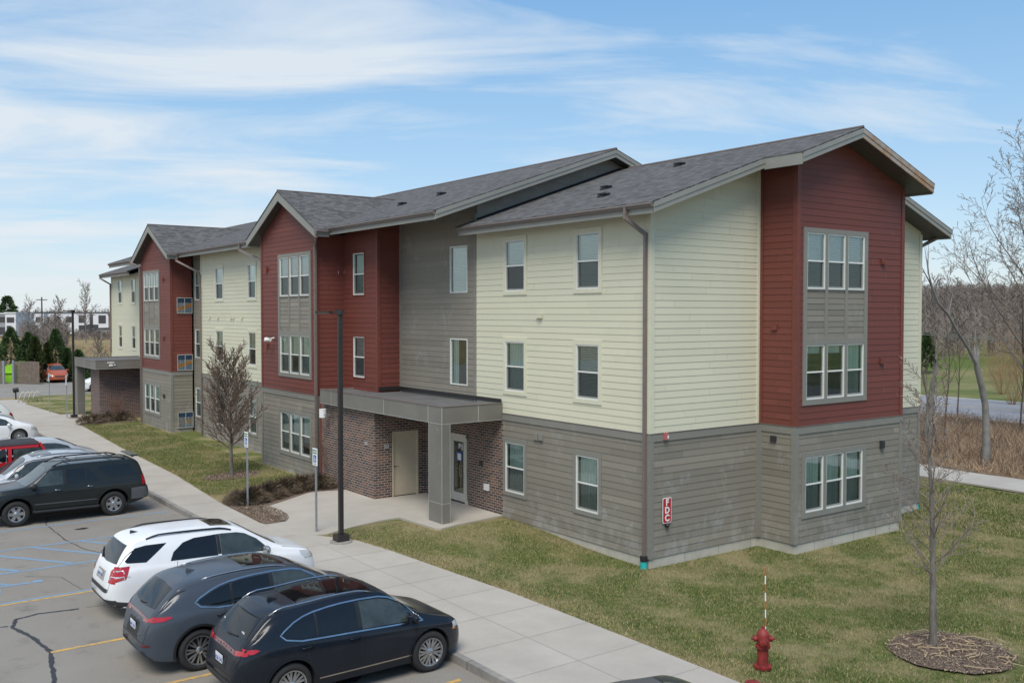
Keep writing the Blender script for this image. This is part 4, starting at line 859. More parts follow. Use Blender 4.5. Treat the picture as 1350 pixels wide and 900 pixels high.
# ================================================================ PLANTS
def grow(mt, mc, p, d, L, r, lvl, C, rr):
    """recursive branch; the first level goes to the trunk mesh, the rest to the crown mesh"""
    n = max(3, int(L/C['seg'][min(lvl, len(C['seg'])-1)])); pts = [Vector(p)]; rad = [r]; d = Vector(d).normalized(); st = L/n
    for i in range(n):
        d = (d+Vector((rr.gauss(0,1), rr.gauss(0,1), rr.gauss(0,1)))*C['wob'][min(lvl, len(C['wob'])-1)]+Z*C['up'][min(lvl, len(C['up'])-1)]).normalized()
        pts.append(pts[-1]+d*st); rad.append(max(r*(1-(i+1)/n*C['taper']), C['rmin']))
    sides = 9 if lvl == 0 else (5 if lvl == 1 else 3)
    (mt if lvl == 0 else mc).tube(pts, rad, sides, cap=False)
    if lvl >= C['levels']: return
    nc = C['kids'][lvl]; t0 = C['start'][min(lvl, len(C['start'])-1)]
    for k in range(nc):
        t = t0+(1-t0)*(k+rr.random())/nc; i = min(n-1, int(t*n)); q = pts[i].lerp(pts[i+1], t*n-i); dd = (pts[i+1]-pts[i]).normalized()
        az = k*2.4+rr.uniform(-.5,.5); u = dd.orthogonal().normalized(); w = dd.cross(u); an = R(C['ang'][min(lvl, len(C['ang'])-1)]*rr.uniform(.75,1.25))
        nd = dd*math.cos(an)+(u*math.cos(az)+w*math.sin(az))*math.sin(an)
        L2 = L*C['len'][lvl]*rr.uniform(.6,1.1)*(1-C['short']*t); grow(mt, mc, q, nd, L2, max(rad[i]*C['rk'], C['rmin']), lvl+1, C, rr)
BASE = dict(seg=(.4,.3,.2,.15), wob=(.04,.08,.1,.12), up=(.02,.05,.04,.02), taper=.9, rmin=.004, levels=3, kids=(16,8,6,4), start=(.3,.2,.15,.1), ang=(45,40,38,35), len=(.5,.5,.45,.4), rk=.55, short=.45)
def bare_tree(name, loc, h, r, label, C={}, seed=1, tm='bark grey', cm='twig brown', lean=(0,0), group=None):
    c = dict(BASE); c.update(C); rr = random.Random(seed); t = empty(name, loc, 0, label, 'tree', group); mt = MB(); mt.mat(tm); mc = MB(); mc.mat(cm)
    grow(mt, mc, (0,0,-.05), (lean[0],lean[1],1), h, r, 0, c, rr); mt.build('trunk', None, t, True); mc.build('crown', None, t); return t
def leafy(mb, c, rx, rz, n, s, rr, shape='cone', hollow=0):
    for _ in range(n):
        t = rr.random(); a = rr.uniform(0, 6.283)
        if shape == 'cone': rad = rx*(1-t)**.85*(.35+.65*rr.random()**.5)*(1+.18*math.sin(a*5+t*23)); z = rz*t
        else:
            th = math.acos(rr.uniform(-.2, 1)); rad = rx*math.sin(th)*(.6+.4*rr.random()); z = rz*math.cos(th)*(.7+.3*rr.random())
        p = Vector((c[0]+rad*math.cos(a), c[1]+rad*math.sin(a), c[2]+z)); o = Vector((math.cos(a), math.sin(a), rr.uniform(-.3,.8))).normalized(); q = o.cross(Vector((rr.random(),rr.random(),rr.random()))).normalized()*s*.35; k = o*s*rr.uniform(.6,1.3)
        mb.face([p-q, p+q, p+k])

# ================================================================ CARS
def pchip(keys):
    xs = np.array([k[0] for k in keys], float); ys = np.array([k[1] for k in keys], float); h = np.diff(xs); d = np.diff(ys)/h; m = np.zeros(len(xs))
    for i in range(1, len(xs)-1):
        if d[i-1]*d[i] > 0: w1, w2 = 2*h[i]+h[i-1], h[i]+2*h[i-1]; m[i] = (w1+w2)/(w1/d[i-1]+w2/d[i])
    m[0], m[-1] = d[0], d[-1]
    def f(x):
        x = min(max(x, xs[0]), xs[-1]); i = min(len(xs)-2, max(0, int(np.searchsorted(xs, x)-1))); t = (x-xs[i])/h[i]
        return float((2*t**3-3*t*t+1)*ys[i]+(t**3-2*t*t+t)*h[i]*m[i]+(-2*t**3+3*t*t)*ys[i+1]+(t**3-t*t)*h[i]*m[i+1])
    return f
def shell(c):
    top, bot, wf, belt = pchip(c['top']), pchip(c['bot']), pchip(c['w']), pchip(c['belt']); x0, x1 = c['top'][0][0], c['top'][-1][0]
    n = c.get('n', 74); st = [x0+(x1-x0)*(.5-.5*math.cos(math.pi*(i/(n-1)))*1.0) for i in range(n)]
    st = [.55*s_+.45*(x0+(x1-x0)*i/(n-1)) for i, s_ in enumerate(st)]
    tum = c.get('tumble', .32); rows = []; box = c.get('boxy', 0)
    for x in st:
        zt, zb, w = top(x), bot(x), wf(x); ze = min(belt(x), zt-.035); h = zt-ze; wi = w-.055; wr = max(wi-.03-tum*h, wi*.5); H_ = ze-zb
        crown = min(.5, .035/max(h, .035)) if box else min(.5, .075/max(h, .05))
        pts = [(0,zb),(.6*w,zb),(w*.93,zb+.02),(w*.975,zb+.10),(w*.985,zb+.28*H_),(w,zb+.50*H_),(w,zb+.72*H_),(w-.018,zb+.90*H_),(wi,ze),(wi-(wi-wr)*.10,ze+.10*h),(wi-(wi-wr)*.5,ze+.5*h),(wr,ze+(1-crown*1.3)*h),(wr-.055,zt-crown*h*.42),(wr*.60,zt-crown*h*.08),(0,zt)]
        # Catmull-Rom through the half section, endpoints mirrored
        P_ = [(-pts[1][0],pts[1][1])]+pts+[(-pts[-2][0],pts[-2][1])]; half = []
        for i in range(1, len(P_)-2):
            a, b, e, f_ = P_[i-1], P_[i], P_[i+1], P_[i+2]
            for k in range(3):
                t = k/3; half.append(tuple(.5*((2*b[j])+(-a[j]+e[j])*t+(2*a[j]-5*b[j]+4*e[j]-f_[j])*t*t+(-a[j]+3*b[j]-3*e[j]+f_[j])*t**3) for j in (0,1)))
        half.append(pts[-1]); ring = half+[(-y, z) for y, z in reversed(half[1:-1])]; rows.append([(x, y, z) for y, z in ring])
    A_ = np.array(rows)
    for _ in range(5): A_[1:-1] = .25*A_[:-2]+.5*A_[1:-1]+.25*A_[2:]
    rows = [[tuple(map(float, p)) for p in r_] for r_ in A_]
    k = len(rows[0]); v = [p for r_ in rows for p in r_]; f = []
    for i in range(len(rows)-1):
        for j in range(k): a = i*k+j; b = i*k+(j+1) % k; f.append((a, b, b+k, a+k))
    f.append(tuple(range(k-1, -1, -1))); e = (len(rows)-1)*k; f.append(tuple(range(e, e+k)))
    return v, f
VIEW = {'left': (Vector((0,3,0)), lambda a, b: Vector((a,3,b)), Vector((0,-1,0))), 'right': (None, lambda a, b: Vector((a,-3,b)), Vector((0,1,0))), 'top': (None, lambda a, b: Vector((a,b,4)), Vector((0,0,-1))),
        'rear': (None, lambda a, b: Vector((-5,a,b)), Vector((1,0,0))), 'front': (None, lambda a, b: Vector((5,a,b)), Vector((-1,0,0)))}
class Car:
    def __init__(s, c):
        s.c = c; v, f = shell(c); s.v = v; s.f = f; s.bvh = BVHTree.FromPolygons([Vector(p) for p in v], f); s.vn = None
    def hit(s, view, a, b, off):
        _, o, d = VIEW[view]; loc, nor, idx, dist = s.bvh.ray_cast(o(a, b), d)
        if loc is None: return None
        if nor.dot(d) > 0: nor = -nor
        return loc+nor*off
    def patch(s, mb, view, poly, off=.004, step=.07):
        v, f = cdt(poly, step); P_ = [s.hit(view, p.x, p.y, off) for p in v]; k = len(mb.v)
        mb.v += [tuple(p) if p is not None else (0,0,.5) for p in P_]
        for q in f:
            if all(P_[i] is not None for i in q):
                if max((P_[q[0]]-P_[q[1]]).length, (P_[q[1]]-P_[q[2]]).length, (P_[q[2]]-P_[q[0]]).length) > step*7: continue
                mb.f.append(tuple(k+i for i in q)); mb.m.append(mb.cur); mb.t.append(mb.tone)
    def strip(s, mb, view, pts, w=.01, off=.005, closed=False, step=.05):
        P_ = []
        if closed: pts = list(pts)+[pts[0]]
        for a, b in zip(pts, pts[1:]):
            n = max(1, int(math.dist(a, b)/step)); P_ += [(a[0]+(b[0]-a[0])*i/n, a[1]+(b[1]-a[1])*i/n) for i in range(n)]
        P_.append(pts[-1]); L, Rr = [], []
        for i, p in enumerate(P_):
            a, b = P_[max(i-1,0)], P_[min(i+1,len(P_)-1)]
            if closed and i in (0, len(P_)-1): a, b = P_[-2], P_[1]
            dx, dy = b[0]-a[0], b[1]-a[1]; q = math.hypot(dx, dy) or 1; nx_, ny_ = -dy/q*w/2, dx/q*w/2
            L.append(s.hit(view, p[0]+nx_, p[1]+ny_, off)); Rr.append(s.hit(view, p[0]-nx_, p[1]-ny_, off))
        for i in range(len(P_)-1):
            q = (L[i], L[i+1], Rr[i+1], Rr[i])
            if all(x is not None for x in q) and (q[0]-q[1]).length < .4: mb.face(q)
def mir(poly): return list(poly)
def wheel_meshes(c):
    r, w = c['wr'], c.get('ww', .235); t = MB(); t.mat('tyre rubber'); ri = c.get('rim', r*.70)
    t.lathe([(ri,-w/2+.02),(ri+.02,-w/2),(r-.045,-w/2),(r-.012,-w/2+.025),(r,-w/2+.06),(r,w/2-.06),(r-.012,w/2-.025),(r-.045,w/2),(ri+.02,w/2),(ri,w/2-.02)], (0,0,0), (0,1,0), 40)
    m = MB(); m.mat('alloy dark'); m.lathe([(.001,w/2-.10),(ri-.02,w/2-.10),(ri,w/2-.02),(ri,-w/2+.02)], (0,0,0), (0,1,0), 32)
    m.mat('alloy'); m.lathe([(ri-.028,w/2-.05),(ri-.022,w/2-.008),(ri-.002,w/2-.004),(ri,w/2-.03)], (0,0,0), (0,1,0), 40)
    n = c.get('spokes', 10); sw_ = c.get('spokew', .018); y0 = w/2-.03
    m.lathe([(.001,y0+.012),(.04,y0+.012),(.065,y0-.005),(.07,y0-.05)], (0,0,0), (0,1,0), 20)
    for k in range(n):
        a = 2*math.pi*k/n; ps = [(a, a)] if not c.get('vspoke') else [(a, a+.16), (a, a-.16)]
        for a0, a1 in ps:
            p = Vector((.05*math.cos(a0), y0-.004, .05*math.sin(a0))); q = Vector(((ri-.015)*math.cos(a1), y0-.012, (ri-.015)*math.sin(a1))); d = q-p; u = d.normalized().cross(Y)
            m.prism([p-u*sw_*1.0, p+u*sw_*1.0, q+u*sw_*1.15, q-u*sw_*1.15], (0,-.03,0))
    return t, m
def window_outline(c, x_list): pass
def make_car(c, loc, rz, label, cat, group=None, name='parked_car'):
    t = empty(name, loc, rz, label, cat, group); K = Car(c); P_ = c['paint']
    b = MB(); b.names = [P_, 'dark gap']; b.v = K.v; b.f = K.f; b.m = [0]*len(K.f); b.t = [.5]*len(K.f)
    body = b.build('body', None, t, 'angle')
    # wheel openings cut with real cylinders, dark inside
    cut = MB(); cut.mat('dark gap')
    for wx in (c['fx'], c['rx']):
        for sy in (-1, 1):
            cut.lathe([(.001,0),(c['wr']+c.get('gap',.055),0),(c['wr']+c.get('gap',.055),.75),(.001,.75)], (wx, sy*(c['hw']-.36) if sy > 0 else -(c['hw']-.36), c['wr']+.01), (0,sy,0), 36)
    co = cut.build('cutter', ['dark gap', 'dark gap']); co.parent = t
    co.data.materials.clear(); co.data.materials.append(MATS[P_]); co.data.materials.append(MATS['dark gap']); co.data.polygons.foreach_set('material_index', [1]*len(co.data.polygons))
    md = body.modifiers.new('b', 'BOOLEAN'); md.operation = 'DIFFERENCE'; md.object = co; md.solver = 'EXACT'
    bpy.context.view_layer.update(); dg = bpy.context.evaluated_depsgraph_get(); me = bpy.data.meshes.new_from_object(body.evaluated_get(dg))
    if len(me.polygons) > 500:
        body.modifiers.clear(); body.data = me; me.name = 'body'
        for p in me.polygons: p.use_smooth = True
        try: me.set_sharp_from_angle(angle=R(35))
        except Exception: pass
    else: body.modifiers.clear()
    bpy.data.objects.remove(co)
    # windows
    G = c['glass']   # dict of view polygons
    for nm, view, poly, mat in G:
        views = ['left', 'right'] if view == 'side' else [view]
        for vw in views:
            m = MB(); m.mat(mat); K.patch(m, vw, poly, .005, .06); m.build(nm, None, t, True)
    trims = c.get('trims', [])
    for nm, view, pts, w, mat, off, closed in trims:
        for vw in (['left', 'right'] if view == 'side' else [view]):
            m = MB(); m.mat(mat); K.strip(m, vw, pts, w, off, closed)
            if m.f: m.build(nm, None, t)
    for nm, view, poly, mat, off in c.get('patches', []):
        for vw in (['left', 'right'] if view == 'side' else [view]):
            m = MB(); m.mat(mat); K.patch(m, vw, poly, off, .05)
            if m.f: m.build(nm, None, t, True)
    seams = MB(); seams.mat('dark gap')
    for view, pts in c.get('seams', []):
        for vw in (['left', 'right'] if view == 'side' else [view]): K.strip(seams, vw, pts, .009, .0025)
    if seams.f: seams.build('panel_gaps', None, t)
    arch = c.get('arch')
    if arch:
        for wx in (c['fx'], c['rx']):
            for vw in ('left', 'right'):
                m = MB(); m.mat(arch[0]); R_ = c['wr']+c.get('gap',.055)+arch[1]/2; K.strip(m, vw, [(wx+R_*math.cos(R(a)), c['wr']+.01+R_*math.sin(R(a))) for a in range(-18, 199, 6)], arch[1], arch[2]); m.build('wheel_arch_trim', None, t)
    tm, rm = wheel_meshes(c); tme = rme = None
    for wx in (c['fx'], c['rx']):
        for sy in (-1, 1):
            w_ = bpy.data.objects.new('wheel', None); COL.objects.link(w_); w_.parent = t; w_.location = (wx, sy*(c['hw']-c.get('ww',.235)/2-.015), c['wr']); w_.rotation_euler = (0, 0, 0 if sy > 0 else math.pi); w_.empty_display_size = .1
            if tme is None: a = tm.build('tyre', None, w_, True); tme = a.data; d_ = rm.build('rim', None, w_, 'angle'); rme = d_.data
            else:
                for nn, mm in (('tyre', tme), ('rim', rme)): o = bpy.data.objects.new(nn, mm); COL.objects.link(o); o.parent = w_
    # underbody so no light passes under the sills
    m = MB(); m.mat('dark gap'); m.box((c['rx']+.45,-c['hw']+.25,.22),(c['fx']-.45,c['hw']-.25,.35)); m.build('underbody', None, t)
    # mirrors
    mx = c.get('mirror')
    if mx:
        for sy in (-1, 1):
            m = MB(); m.mat(mx[3]); y = sy*(mx[1]+.05)
            m.lathe([(.001,-.15),(.06,-.14),(.085,-.09),(.092,0),(.085,.07),(.06,.11),(.001,.125)], (mx[0], y+sy*.07, mx[2]), (.12,sy,0), 12)
            m.v = [(mx[0]+(p[0]-mx[0])*.75, p[1], p[2]) for p in m.v]
            m.mat('trim black'); m.obox((mx[0],y-sy*.06,mx[2]-.05),(.04,0,0),(0,.08,0),(0,0,.02)); m.build('mirror', None, t, 'angle')
    for hx in c.get('handles', []):
        for sy in ('left', 'right'):
            p = K.hit(sy, hx[0], hx[1], .018)
            if p is not None:
                m = MB(); m.mat(hx[2]); q = K.hit(sy, hx[0]+.19, hx[1]+.012, .018)
                if q is None: q = p+X*.19
                m.tube([p+Vector((-.0,0,0)), p.lerp(q,.15)+Vector((0,(.02 if sy == 'left' else -.02),0)), p.lerp(q,.85)+Vector((0,(.02 if sy == 'left' else -.02),0)), q], .013, 6); m.build('door_handle', None, t, True)
    rl = c.get('rails')
    if rl:
        for sy in (-1, 1):
            m = MB(); m.mat(rl[0]); pts = []
            n = 14
            for i in range(n+1):
                x = rl[1]+(rl[2]-rl[1])*i/n; p = K.hit('top', x, sy*rl[3](x) if callable(rl[3]) else sy*rl[3], 0)
                if p is None: continue
                lift = rl[4]*min(1, min(i, n-i)/1.6); pts.append(p+Z*lift)
            m.tube(pts, rl[5], 6); m.build('roof_rail', None, t, True)
    if c.get('fin'):
        p = K.hit('top', c['fin'], 0, 0); m = MB(); m.mat(c.get('finmat', P_)); m.prism([p+Vector((-.10,-.02,0)), p+Vector((.10,-.012,0)), p+Vector((-.08,-.008,.065))], (0,.035,0)); m.build('antenna_fin', None, t)
    for (y, z, wd, hg, ex) in c.get('plates', []):
        p = K.hit('rear', y, z, .012)
        if p is not None: m = MB(); m.mat('plate white'); m.box((p.x-.006,y-wd/2,z-hg/2),(p.x+.006,y+wd/2,z+hg/2)); o = m.build('licence_plate', None, t); text_mesh(ex, .085, 'plate_text', 'sign blue', o, frameM((p.x-.009,y,z-.005),(0,-1,0),Z), .001)
    for (tx, y, z, sz, mat, sp) in c.get('badges', []):
        n = len(tx)
        for i, ch in enumerate(tx):
            yy = y-(i-(n-1)/2)*sp; p = K.hit('rear', yy, z, .012)
            if p is not None: text_mesh(ch, sz, 'badge', mat, t, frameM((p.x-.004,yy,z),(0,-1,0),Z), .002, .002)
    if c.get('spoiler'):
        sx_, sz_, sw_, sl = c['spoiler']; m = MB(); m.mat(P_); n = 12; T = []
        for i in range(n+1):
            y = -sw_+2*sw_*i/n; p = K.hit('top', sx_, y, .004); q = abs(y/sw_)**3; T.append((Vector((sx_,y,p.z+.002)), Vector((sx_-sl*(1-.35*q),y*.97,p.z-.055*(sl/.16)-.01)), Vector((sx_-sl*(1-.35*q)+.01,y*.97,p.z-.085*(sl/.16)-.01))))
        for a, b_ in zip(T, T[1:]): m.face([a[0],b_[0],b_[1],a[1]]); m.face([a[1],b_[1],b_[2],a[2]]); m.face([a[2],b_[2],b_[0]-Z*.05,a[0]-Z*.05])
        m.build('spoiler', None, t)
    if c.get('wiper'):
        y0, z0, y1, z1 = c['wiper']; a, b_ = K.hit('rear', y0, z0, .02), K.hit('rear', y1, z1, .02)
        if a is not None and b_ is not None: m = MB(); m.mat('trim black'); m.tube([a, a.lerp(b_,.5), b_], [.02,.012,.008], 6); m.build('wiper', None, t)
    if c.get('extra'): c['extra'](t, K)
    return t
def crossover(L, Hh, hw, paint, fx, rx, wr, **k):
    h = L/2
    c = dict(paint=paint, hw=hw, fx=fx, rx=rx, wr=wr)
    c['top'] = [(-h,.62),(-h+.03,.78),(-h+.10,.98),(-h+.19,1.11),(-h+.44,1.36),(-h+.62,1.51),(-h+.78,1.565),(-h+1.15,Hh-.05),(-h+1.6,Hh-.015),(-h+2.0,Hh),(-h+2.55,Hh-.025),(-h+2.84,Hh-.085),(h-1.42,1.36),(h-1.0,1.13),(h-.86,1.06),(h-.65,.98),(h-.25,.86),(h-.08,.72),(h,.55)]
    c['bot'] = [(-h,.42),(-h+.15,.30),(-h+.6,.22),(h-.6,.22),(h-.12,.24),(h,.34)]
    c['w'] = [(-h,hw*.62),(-h+.03,hw*.74),(-h+.12,hw*.86),(-h+.35,hw*.955),(-h+.8,hw*.99),(0,hw),(h-.9,hw*.985),(h-.45,hw*.93),(h-.15,hw*.80),(h-.04,hw*.66),(h,hw*.55)]
    c['belt'] = [(-h,.60),(-h+.1,.90),(-h+.3,1.06),(-h+.6,1.11),(0,1.03),(h-1.3,.98),(h-.8,.93),(h-.2,.80),(h,.5)]
    c.update(k); return c
def std(c, belt=1.09, topz=1.50, qx=-1.42, chrome='chrome', dark='car glass', front='car glass clear', pano=None, rw=(.60,1.15,.50,1.47), trimw=.022):
    """window, seam and lamp outlines shared by the rounded cars; x forward, z up"""
    t1 = topz; L2 = c['top'][-1][0]
    wf = [(1.16,belt-.085),(.86,belt+.20),(.60,t1-.065),(.42,t1-.02),(.08,t1),(.02,t1),(.02,belt-.035)]
    wr_ = [(-.06,belt-.032),(-.06,t1),(-.30,t1-.002),(-.55,t1-.015),(-.78,t1-.04),(-.78,belt+.0)]
    wq = [(-.83,belt+.004),(-.83,t1-.045),(-1.02,t1-.085),(-1.2,t1-.145),(qx+.06,t1-.235),(qx+.02,t1-.27),(qx+.08,belt+.075),(-1.1,belt+.022)]
    outline = [(1.22,belt-.115),(1.03,belt+.07),(.86,belt+.235),(.60,t1-.03),(.42,t1+.01),(.05,t1+.028),(-.30,t1+.026),(-.55,t1+.012),(-.83,t1-.018),(-1.02,t1-.055),(-1.2,t1-.115),(qx+.05,t1-.21),(qx-.03,t1-.27),(qx+.06,belt+.045),(-1.1,belt-.012),(-.5,belt-.04),(0,belt-.06),(.5,belt-.085)]
    c['glass'] = [('side_window','side',wf,front),('side_window','side',wr_,dark),('side_window','side',wq,dark),
        ('windshield','top',[(L2-1.07,.70),(L2-1.01,.35),(L2-1.00,0),(L2-1.01,-.35),(L2-1.07,-.70),(.68,-.585),(.59,-.3),(.575,0),(.59,.3),(.68,.585)],front),
        ('rear_window','rear',[(-rw[0],rw[1]+.02),(0,rw[1]-.02),(rw[0],rw[1]+.02),(rw[2],rw[3]),(0,rw[3]+.02),(-rw[2],rw[3])],dark)]
    if pano: c['glass'].append(('roof_glass','top',[(pano[0],pano[2]),(pano[0]+.02,0),(pano[0],-pano[2]),(pano[1],-pano[2]*.96),(pano[1],pano[2]*.96)],dark))
    c.setdefault('trims', [])
    c['trims'] = c['trims']+[('pillar_trim','side',[(-.02,belt-.0),(-.02,t1)],.075,'trim black',.0045,False),('pillar_trim','side',[(-.805,belt+.02),(-.805,t1-.03)],.045,'trim black',.0045,False)]
    if chrome: c['trims'].append(('window_trim','side',outline,trimw,chrome,.009,True))
    fx, rx, A = c['fx'], c['rx'], c['wr']+.09
    c['seams'] = [('side',[(1.14,belt-.10),(1.08,.88),(.98,.40),(.88,.30)]),('side',[(-.02,belt-.03),(-.04,.30)]),('side',[(-.95,belt-.01),(-1.0,.86),(rx+A*.75,.62),(rx+A+.02,.36)]),('side',[(.9,.30),(-.85,.30)]),
        ('top',[(L2-.92,.74),(L2-.2,.60)]),('top',[(L2-.92,-.74),(L2-.2,-.60)]),('rear',[(-.70,1.45),(-.74,1.10),(-.66,.62),(.66,.62),(.74,1.10),(.70,1.45)])]
    return c
OUT = 'parked along the kerb'
GRP = 'cars parked nose or tail to the sidewalk'
# 1 dark blue-black crossover, nearest
c = crossover(4.40, 1.62, .925, 'car blue black', 1.36, -1.28, .365, vspoke=True, spokes=9, spokew=.017, rim=.255)
c['trims'] = [('sill_trim','side',[(.95,.40),(-.8,.39)],.022,'chrome',.008,False)]
std(c, 1.075, 1.47, -1.42, pano=(.36,-1.0,.50))
c['patches'] = [('tail_light','rear',[(-.80,.97),(-.52,.935),(-.50,1.00),(-.72,1.035),(-.80,1.07)],'tail red',.008),('tail_light','rear',[(.80,.97),(.52,.935),(.50,1.00),(.72,1.035),(.80,1.07)],'tail red',.008),
    ('light_bar','rear',[(-.50,.933),(0,.945),(.50,.933),(.49,1.0),(0,1.012),(-.49,1.0)],'tail dark red',.008), ('tail_light','side',[(-2.15,.965),(-1.90,1.0),(-1.80,1.04),(-1.86,1.06),(-2.13,1.065)],'tail red',.008),
    ('headlight','side',[(1.93,.80),(2.11,.78),(2.07,.68),(1.89,.74)],'lens clear',.006),('headlight','front',[(.55,.74),(.80,.80),(.82,.70),(.56,.68)],'lens clear',.006),('headlight','front',[(-.55,.74),(-.80,.80),(-.82,.70),(-.56,.68)],'lens clear',.006),('marker_light','side',[(1.86,.70),(1.95,.69),(1.95,.66),(1.86,.67)],'amber',.006),
    ('number_recess','rear',[(-.30,.66),(.30,.66),(.26,.86),(-.26,.86)],'trim black',.003),('lower_bumper','rear',[(-.80,.34),(.80,.34),(.74,.52),(-.74,.52)],'cladding',.006)]
c.update(mirror=(.96,.88,1.07,'car blue black'), handles=[(-.25,.93,'car blue black'),(-1.12,.95,'car blue black')], rails=('chrome',-1.55,.32,.60,.05,.017), fin=-1.25, plates=[(0,.76,.31,.16,'BGK D41')], badges=[('LINCOLN',.972,.055,0,0,0)][:0], spoiler=(-1.50,1.60,.60,.20), wiper=(.05,1.13,-.30,1.16), arch=('car blue black',.03,.008))
c['badges'] = [('LINCOLN', 0, .973, .062, 'chrome', .115)]
def ex1(t, K):
    for y, z, s in ((-.40,1.22,.09),(.52,1.24,.05)):
        p = K.hit('rear', y, z, .012); m = MB(); m.mat('paper white'); m.obox(p, (.003,0,0), (0,s*.6,0), (0,0,.018)); m.build('sticker', None, t)
c['extra'] = ex1
car1 = make_car(c, (-9.50,-1.84,0), 0, 'dark blue-black crossover with silver roof rails and a full-width red light bar', 'car', GRP)
# 2 slate grey crossover with wide rear lamps
c = crossover(4.78, 1.655, .935, 'car slate', 1.38, -1.43, .375, vspoke=True, spokes=8, spokew=.014, rim=.27)
std(c, 1.10, 1.50, -1.46, pano=(.36,-.45,.45))
c['patches'] = [('tail_light','rear',[(-.80,.99),(-.42,.95),(-.40,.985),(-.60,1.02),(-.80,1.075)],'tail red',.008),('tail_light','rear',[(.80,.99),(.42,.95),(.40,.985),(.60,1.02),(.80,1.075)],'tail red',.008),
    ('light_bar','rear',[(-.60,.99),(.60,.99),(.60,1.025),(0,1.04),(-.60,1.025)],'tail dark red',.009),('tail_light','side',[(-2.33,.985),(-2.06,1.0),(-1.90,1.045),(-1.94,1.07),(-2.30,1.07)],'tail red',.008),('reflector','rear',[(-.78,.56),(-.60,.55),(-.60,.59),(-.78,.60)],'tail dark red',.006),
    ('number_recess','rear',[(-.34,.64),(.34,.64),(.30,.90),(-.30,.90)],'trim black',.003),('lower_bumper','rear',[(-.78,.32),(.78,.32),(.66,.46),(-.66,.46)],'cladding',.006),
    ('headlight','side',[(1.98,.82),(2.22,.78),(2.18,.70),(1.94,.76)],'lens clear',.006)]
c.update(mirror=(.96,.89,1.08,'car slate'), handles=[(-.28,.95,'trim black'),(-1.12,.97,'trim black')], rails=('alloy',-1.30,.35,.61,.018,.015), fin=-1.30, plates=[(-.0,.79,.31,.16,'EPT 719')], badges=[('LEXUS',0,.93,.052,'chrome',.10),('NX',-.42,.72,.05,'chrome',.055)], spoiler=(-1.55,1.60,.60,.24), wiper=(.12,1.15,-.10,1.17), arch=('trim black',.045,.008))
car2 = make_car(c, (-10.03,.68,0), 0, 'slate grey crossover with chrome window trim between the white and the blue-black crossovers', 'car', GRP)
# 3 white crossover
c = crossover(4.77, 1.70, .92, 'car white', 1.42, -1.44, .365, vspoke=True, spokes=9, rim=.25)
h = 4.77/2
c['top'] = [(-h,.62),(-h+.03,.78),(-h+.10,1.00),(-h+.20,1.18),(-h+.36,1.42),(-h+.47,1.58),(-h+.75,1.66),(-h+1.3,1.695),(-h+1.9,1.70),(-h+2.5,1.675),(-h+2.9,1.62),(h-1.45,1.38),(h-1.02,1.14),(h-.88,1.07),(h-.6,1.0),(h-.2,.88),(h-.06,.74),(h,.55)]
std(c, 1.12, 1.53, -1.40, chrome='trim black', rw=(.66,1.16,.56,1.53), trimw=.014, pano=(.40,-.10,.42))
c['glass'][2] = ('side_window','side',[(-1.60,1.175),(-1.14,1.50),(-1.58,1.505),(-1.80,1.47),(-2.02,1.24),(-1.98,1.20)],'car glass')
c['glass'][1] = ('side_window','side',[(-.06,1.10),(-.06,1.53),(-.55,1.52),(-.80,1.46),(-1.02,1.30),(-1.10,1.13)],'car glass')
c['trims'] = [('pillar_trim','side',[(-.02,1.12),(-.02,1.53)],.075,'trim black',.0045,False)]
c['patches'] = [('tail_light','rear',[(-.80,.80),(-.62,.82),(-.60,1.06),(-.72,1.14),(-.80,1.12)],'tail red',.009),('tail_light','rear',[(.80,.80),(.62,.82),(.60,1.06),(.72,1.14),(.80,1.12)],'tail red',.009),('tail_light','side',[(-2.28,.82),(-2.02,.90),(-1.93,1.14),(-2.24,1.13)],'tail red',.009),
    ('bumper_step','rear',[(-.62,.60),(.62,.60),(.66,.68),(-.66,.68)],'cladding',.010),('lower_bumper','rear',[(-.84,.30),(.84,.30),(.80,.46),(-.80,.46)],'cladding',.008),('lower_bumper','side',[(-2.30,.30),(-1.90,.25),(-1.90,.38),(-2.28,.45)],'cladding',.008),('sill','side',[(-.95,.22),(.9,.22),(.9,.32),(-.95,.32)],'cladding',.008),
    ('number_recess','rear',[(-.30,.78),(.30,.78),(.28,.98),(-.28,.98)],'grey box',.003),('headlight','side',[(1.86,.92),(2.16,.86),(2.20,.72),(2.0,.74),(1.88,.84)],'lens clear',.007),('headlight','front',[(.52,.76),(.82,.88),(.84,.72),(.55,.68)],'lens clear',.006),('headlight','front',[(-.52,.76),(-.82,.88),(-.84,.72),(-.55,.68)],'lens clear',.006),('grille','front',[(-.45,.50),(.45,.50),(.5,.72),(-.5,.72)],'trim black',.006)]
def ex3(t, K):
    for sy in ('left','right'):
        for z in (.92, 1.04):
            m = MB(); m.mat('lens clear'); K.strip(m, sy, [(-2.22,z),(-2.06,z+.03),(-2.05,z-.04)], .018, .013); m.build('lamp_line', None, t)
    for y in (-1, 1):
        m = MB(); m.mat('lens clear')
        for z in (.92, 1.04): K.strip(m, 'rear', [(y*.88,z+.02),(y*.68,z+.02),(y*.68,z-.04)], .018, .013)
        m.build('lamp_line', None, t)
c.update(mirror=(1.0,.88,1.10,'alloy'), handles=[(-.25,.96,'car white'),(-1.12,.98,'car white')], rails=('trim black',-1.55,.30,.62,.055,.02), fin=-1.62, finmat='cladding', plates=[(0,.88,.31,.16,'DWN 280')], badges=[], spoiler=(-1.82,1.655,.62,.14), wiper=(.30,1.16,.62,1.30), extra=ex3)
car3 = make_car(c, (-9.78,4.30,0), 0, 'white crossover with black roof rails between the wheelchair bay and the slate grey one', 'car', GRP)
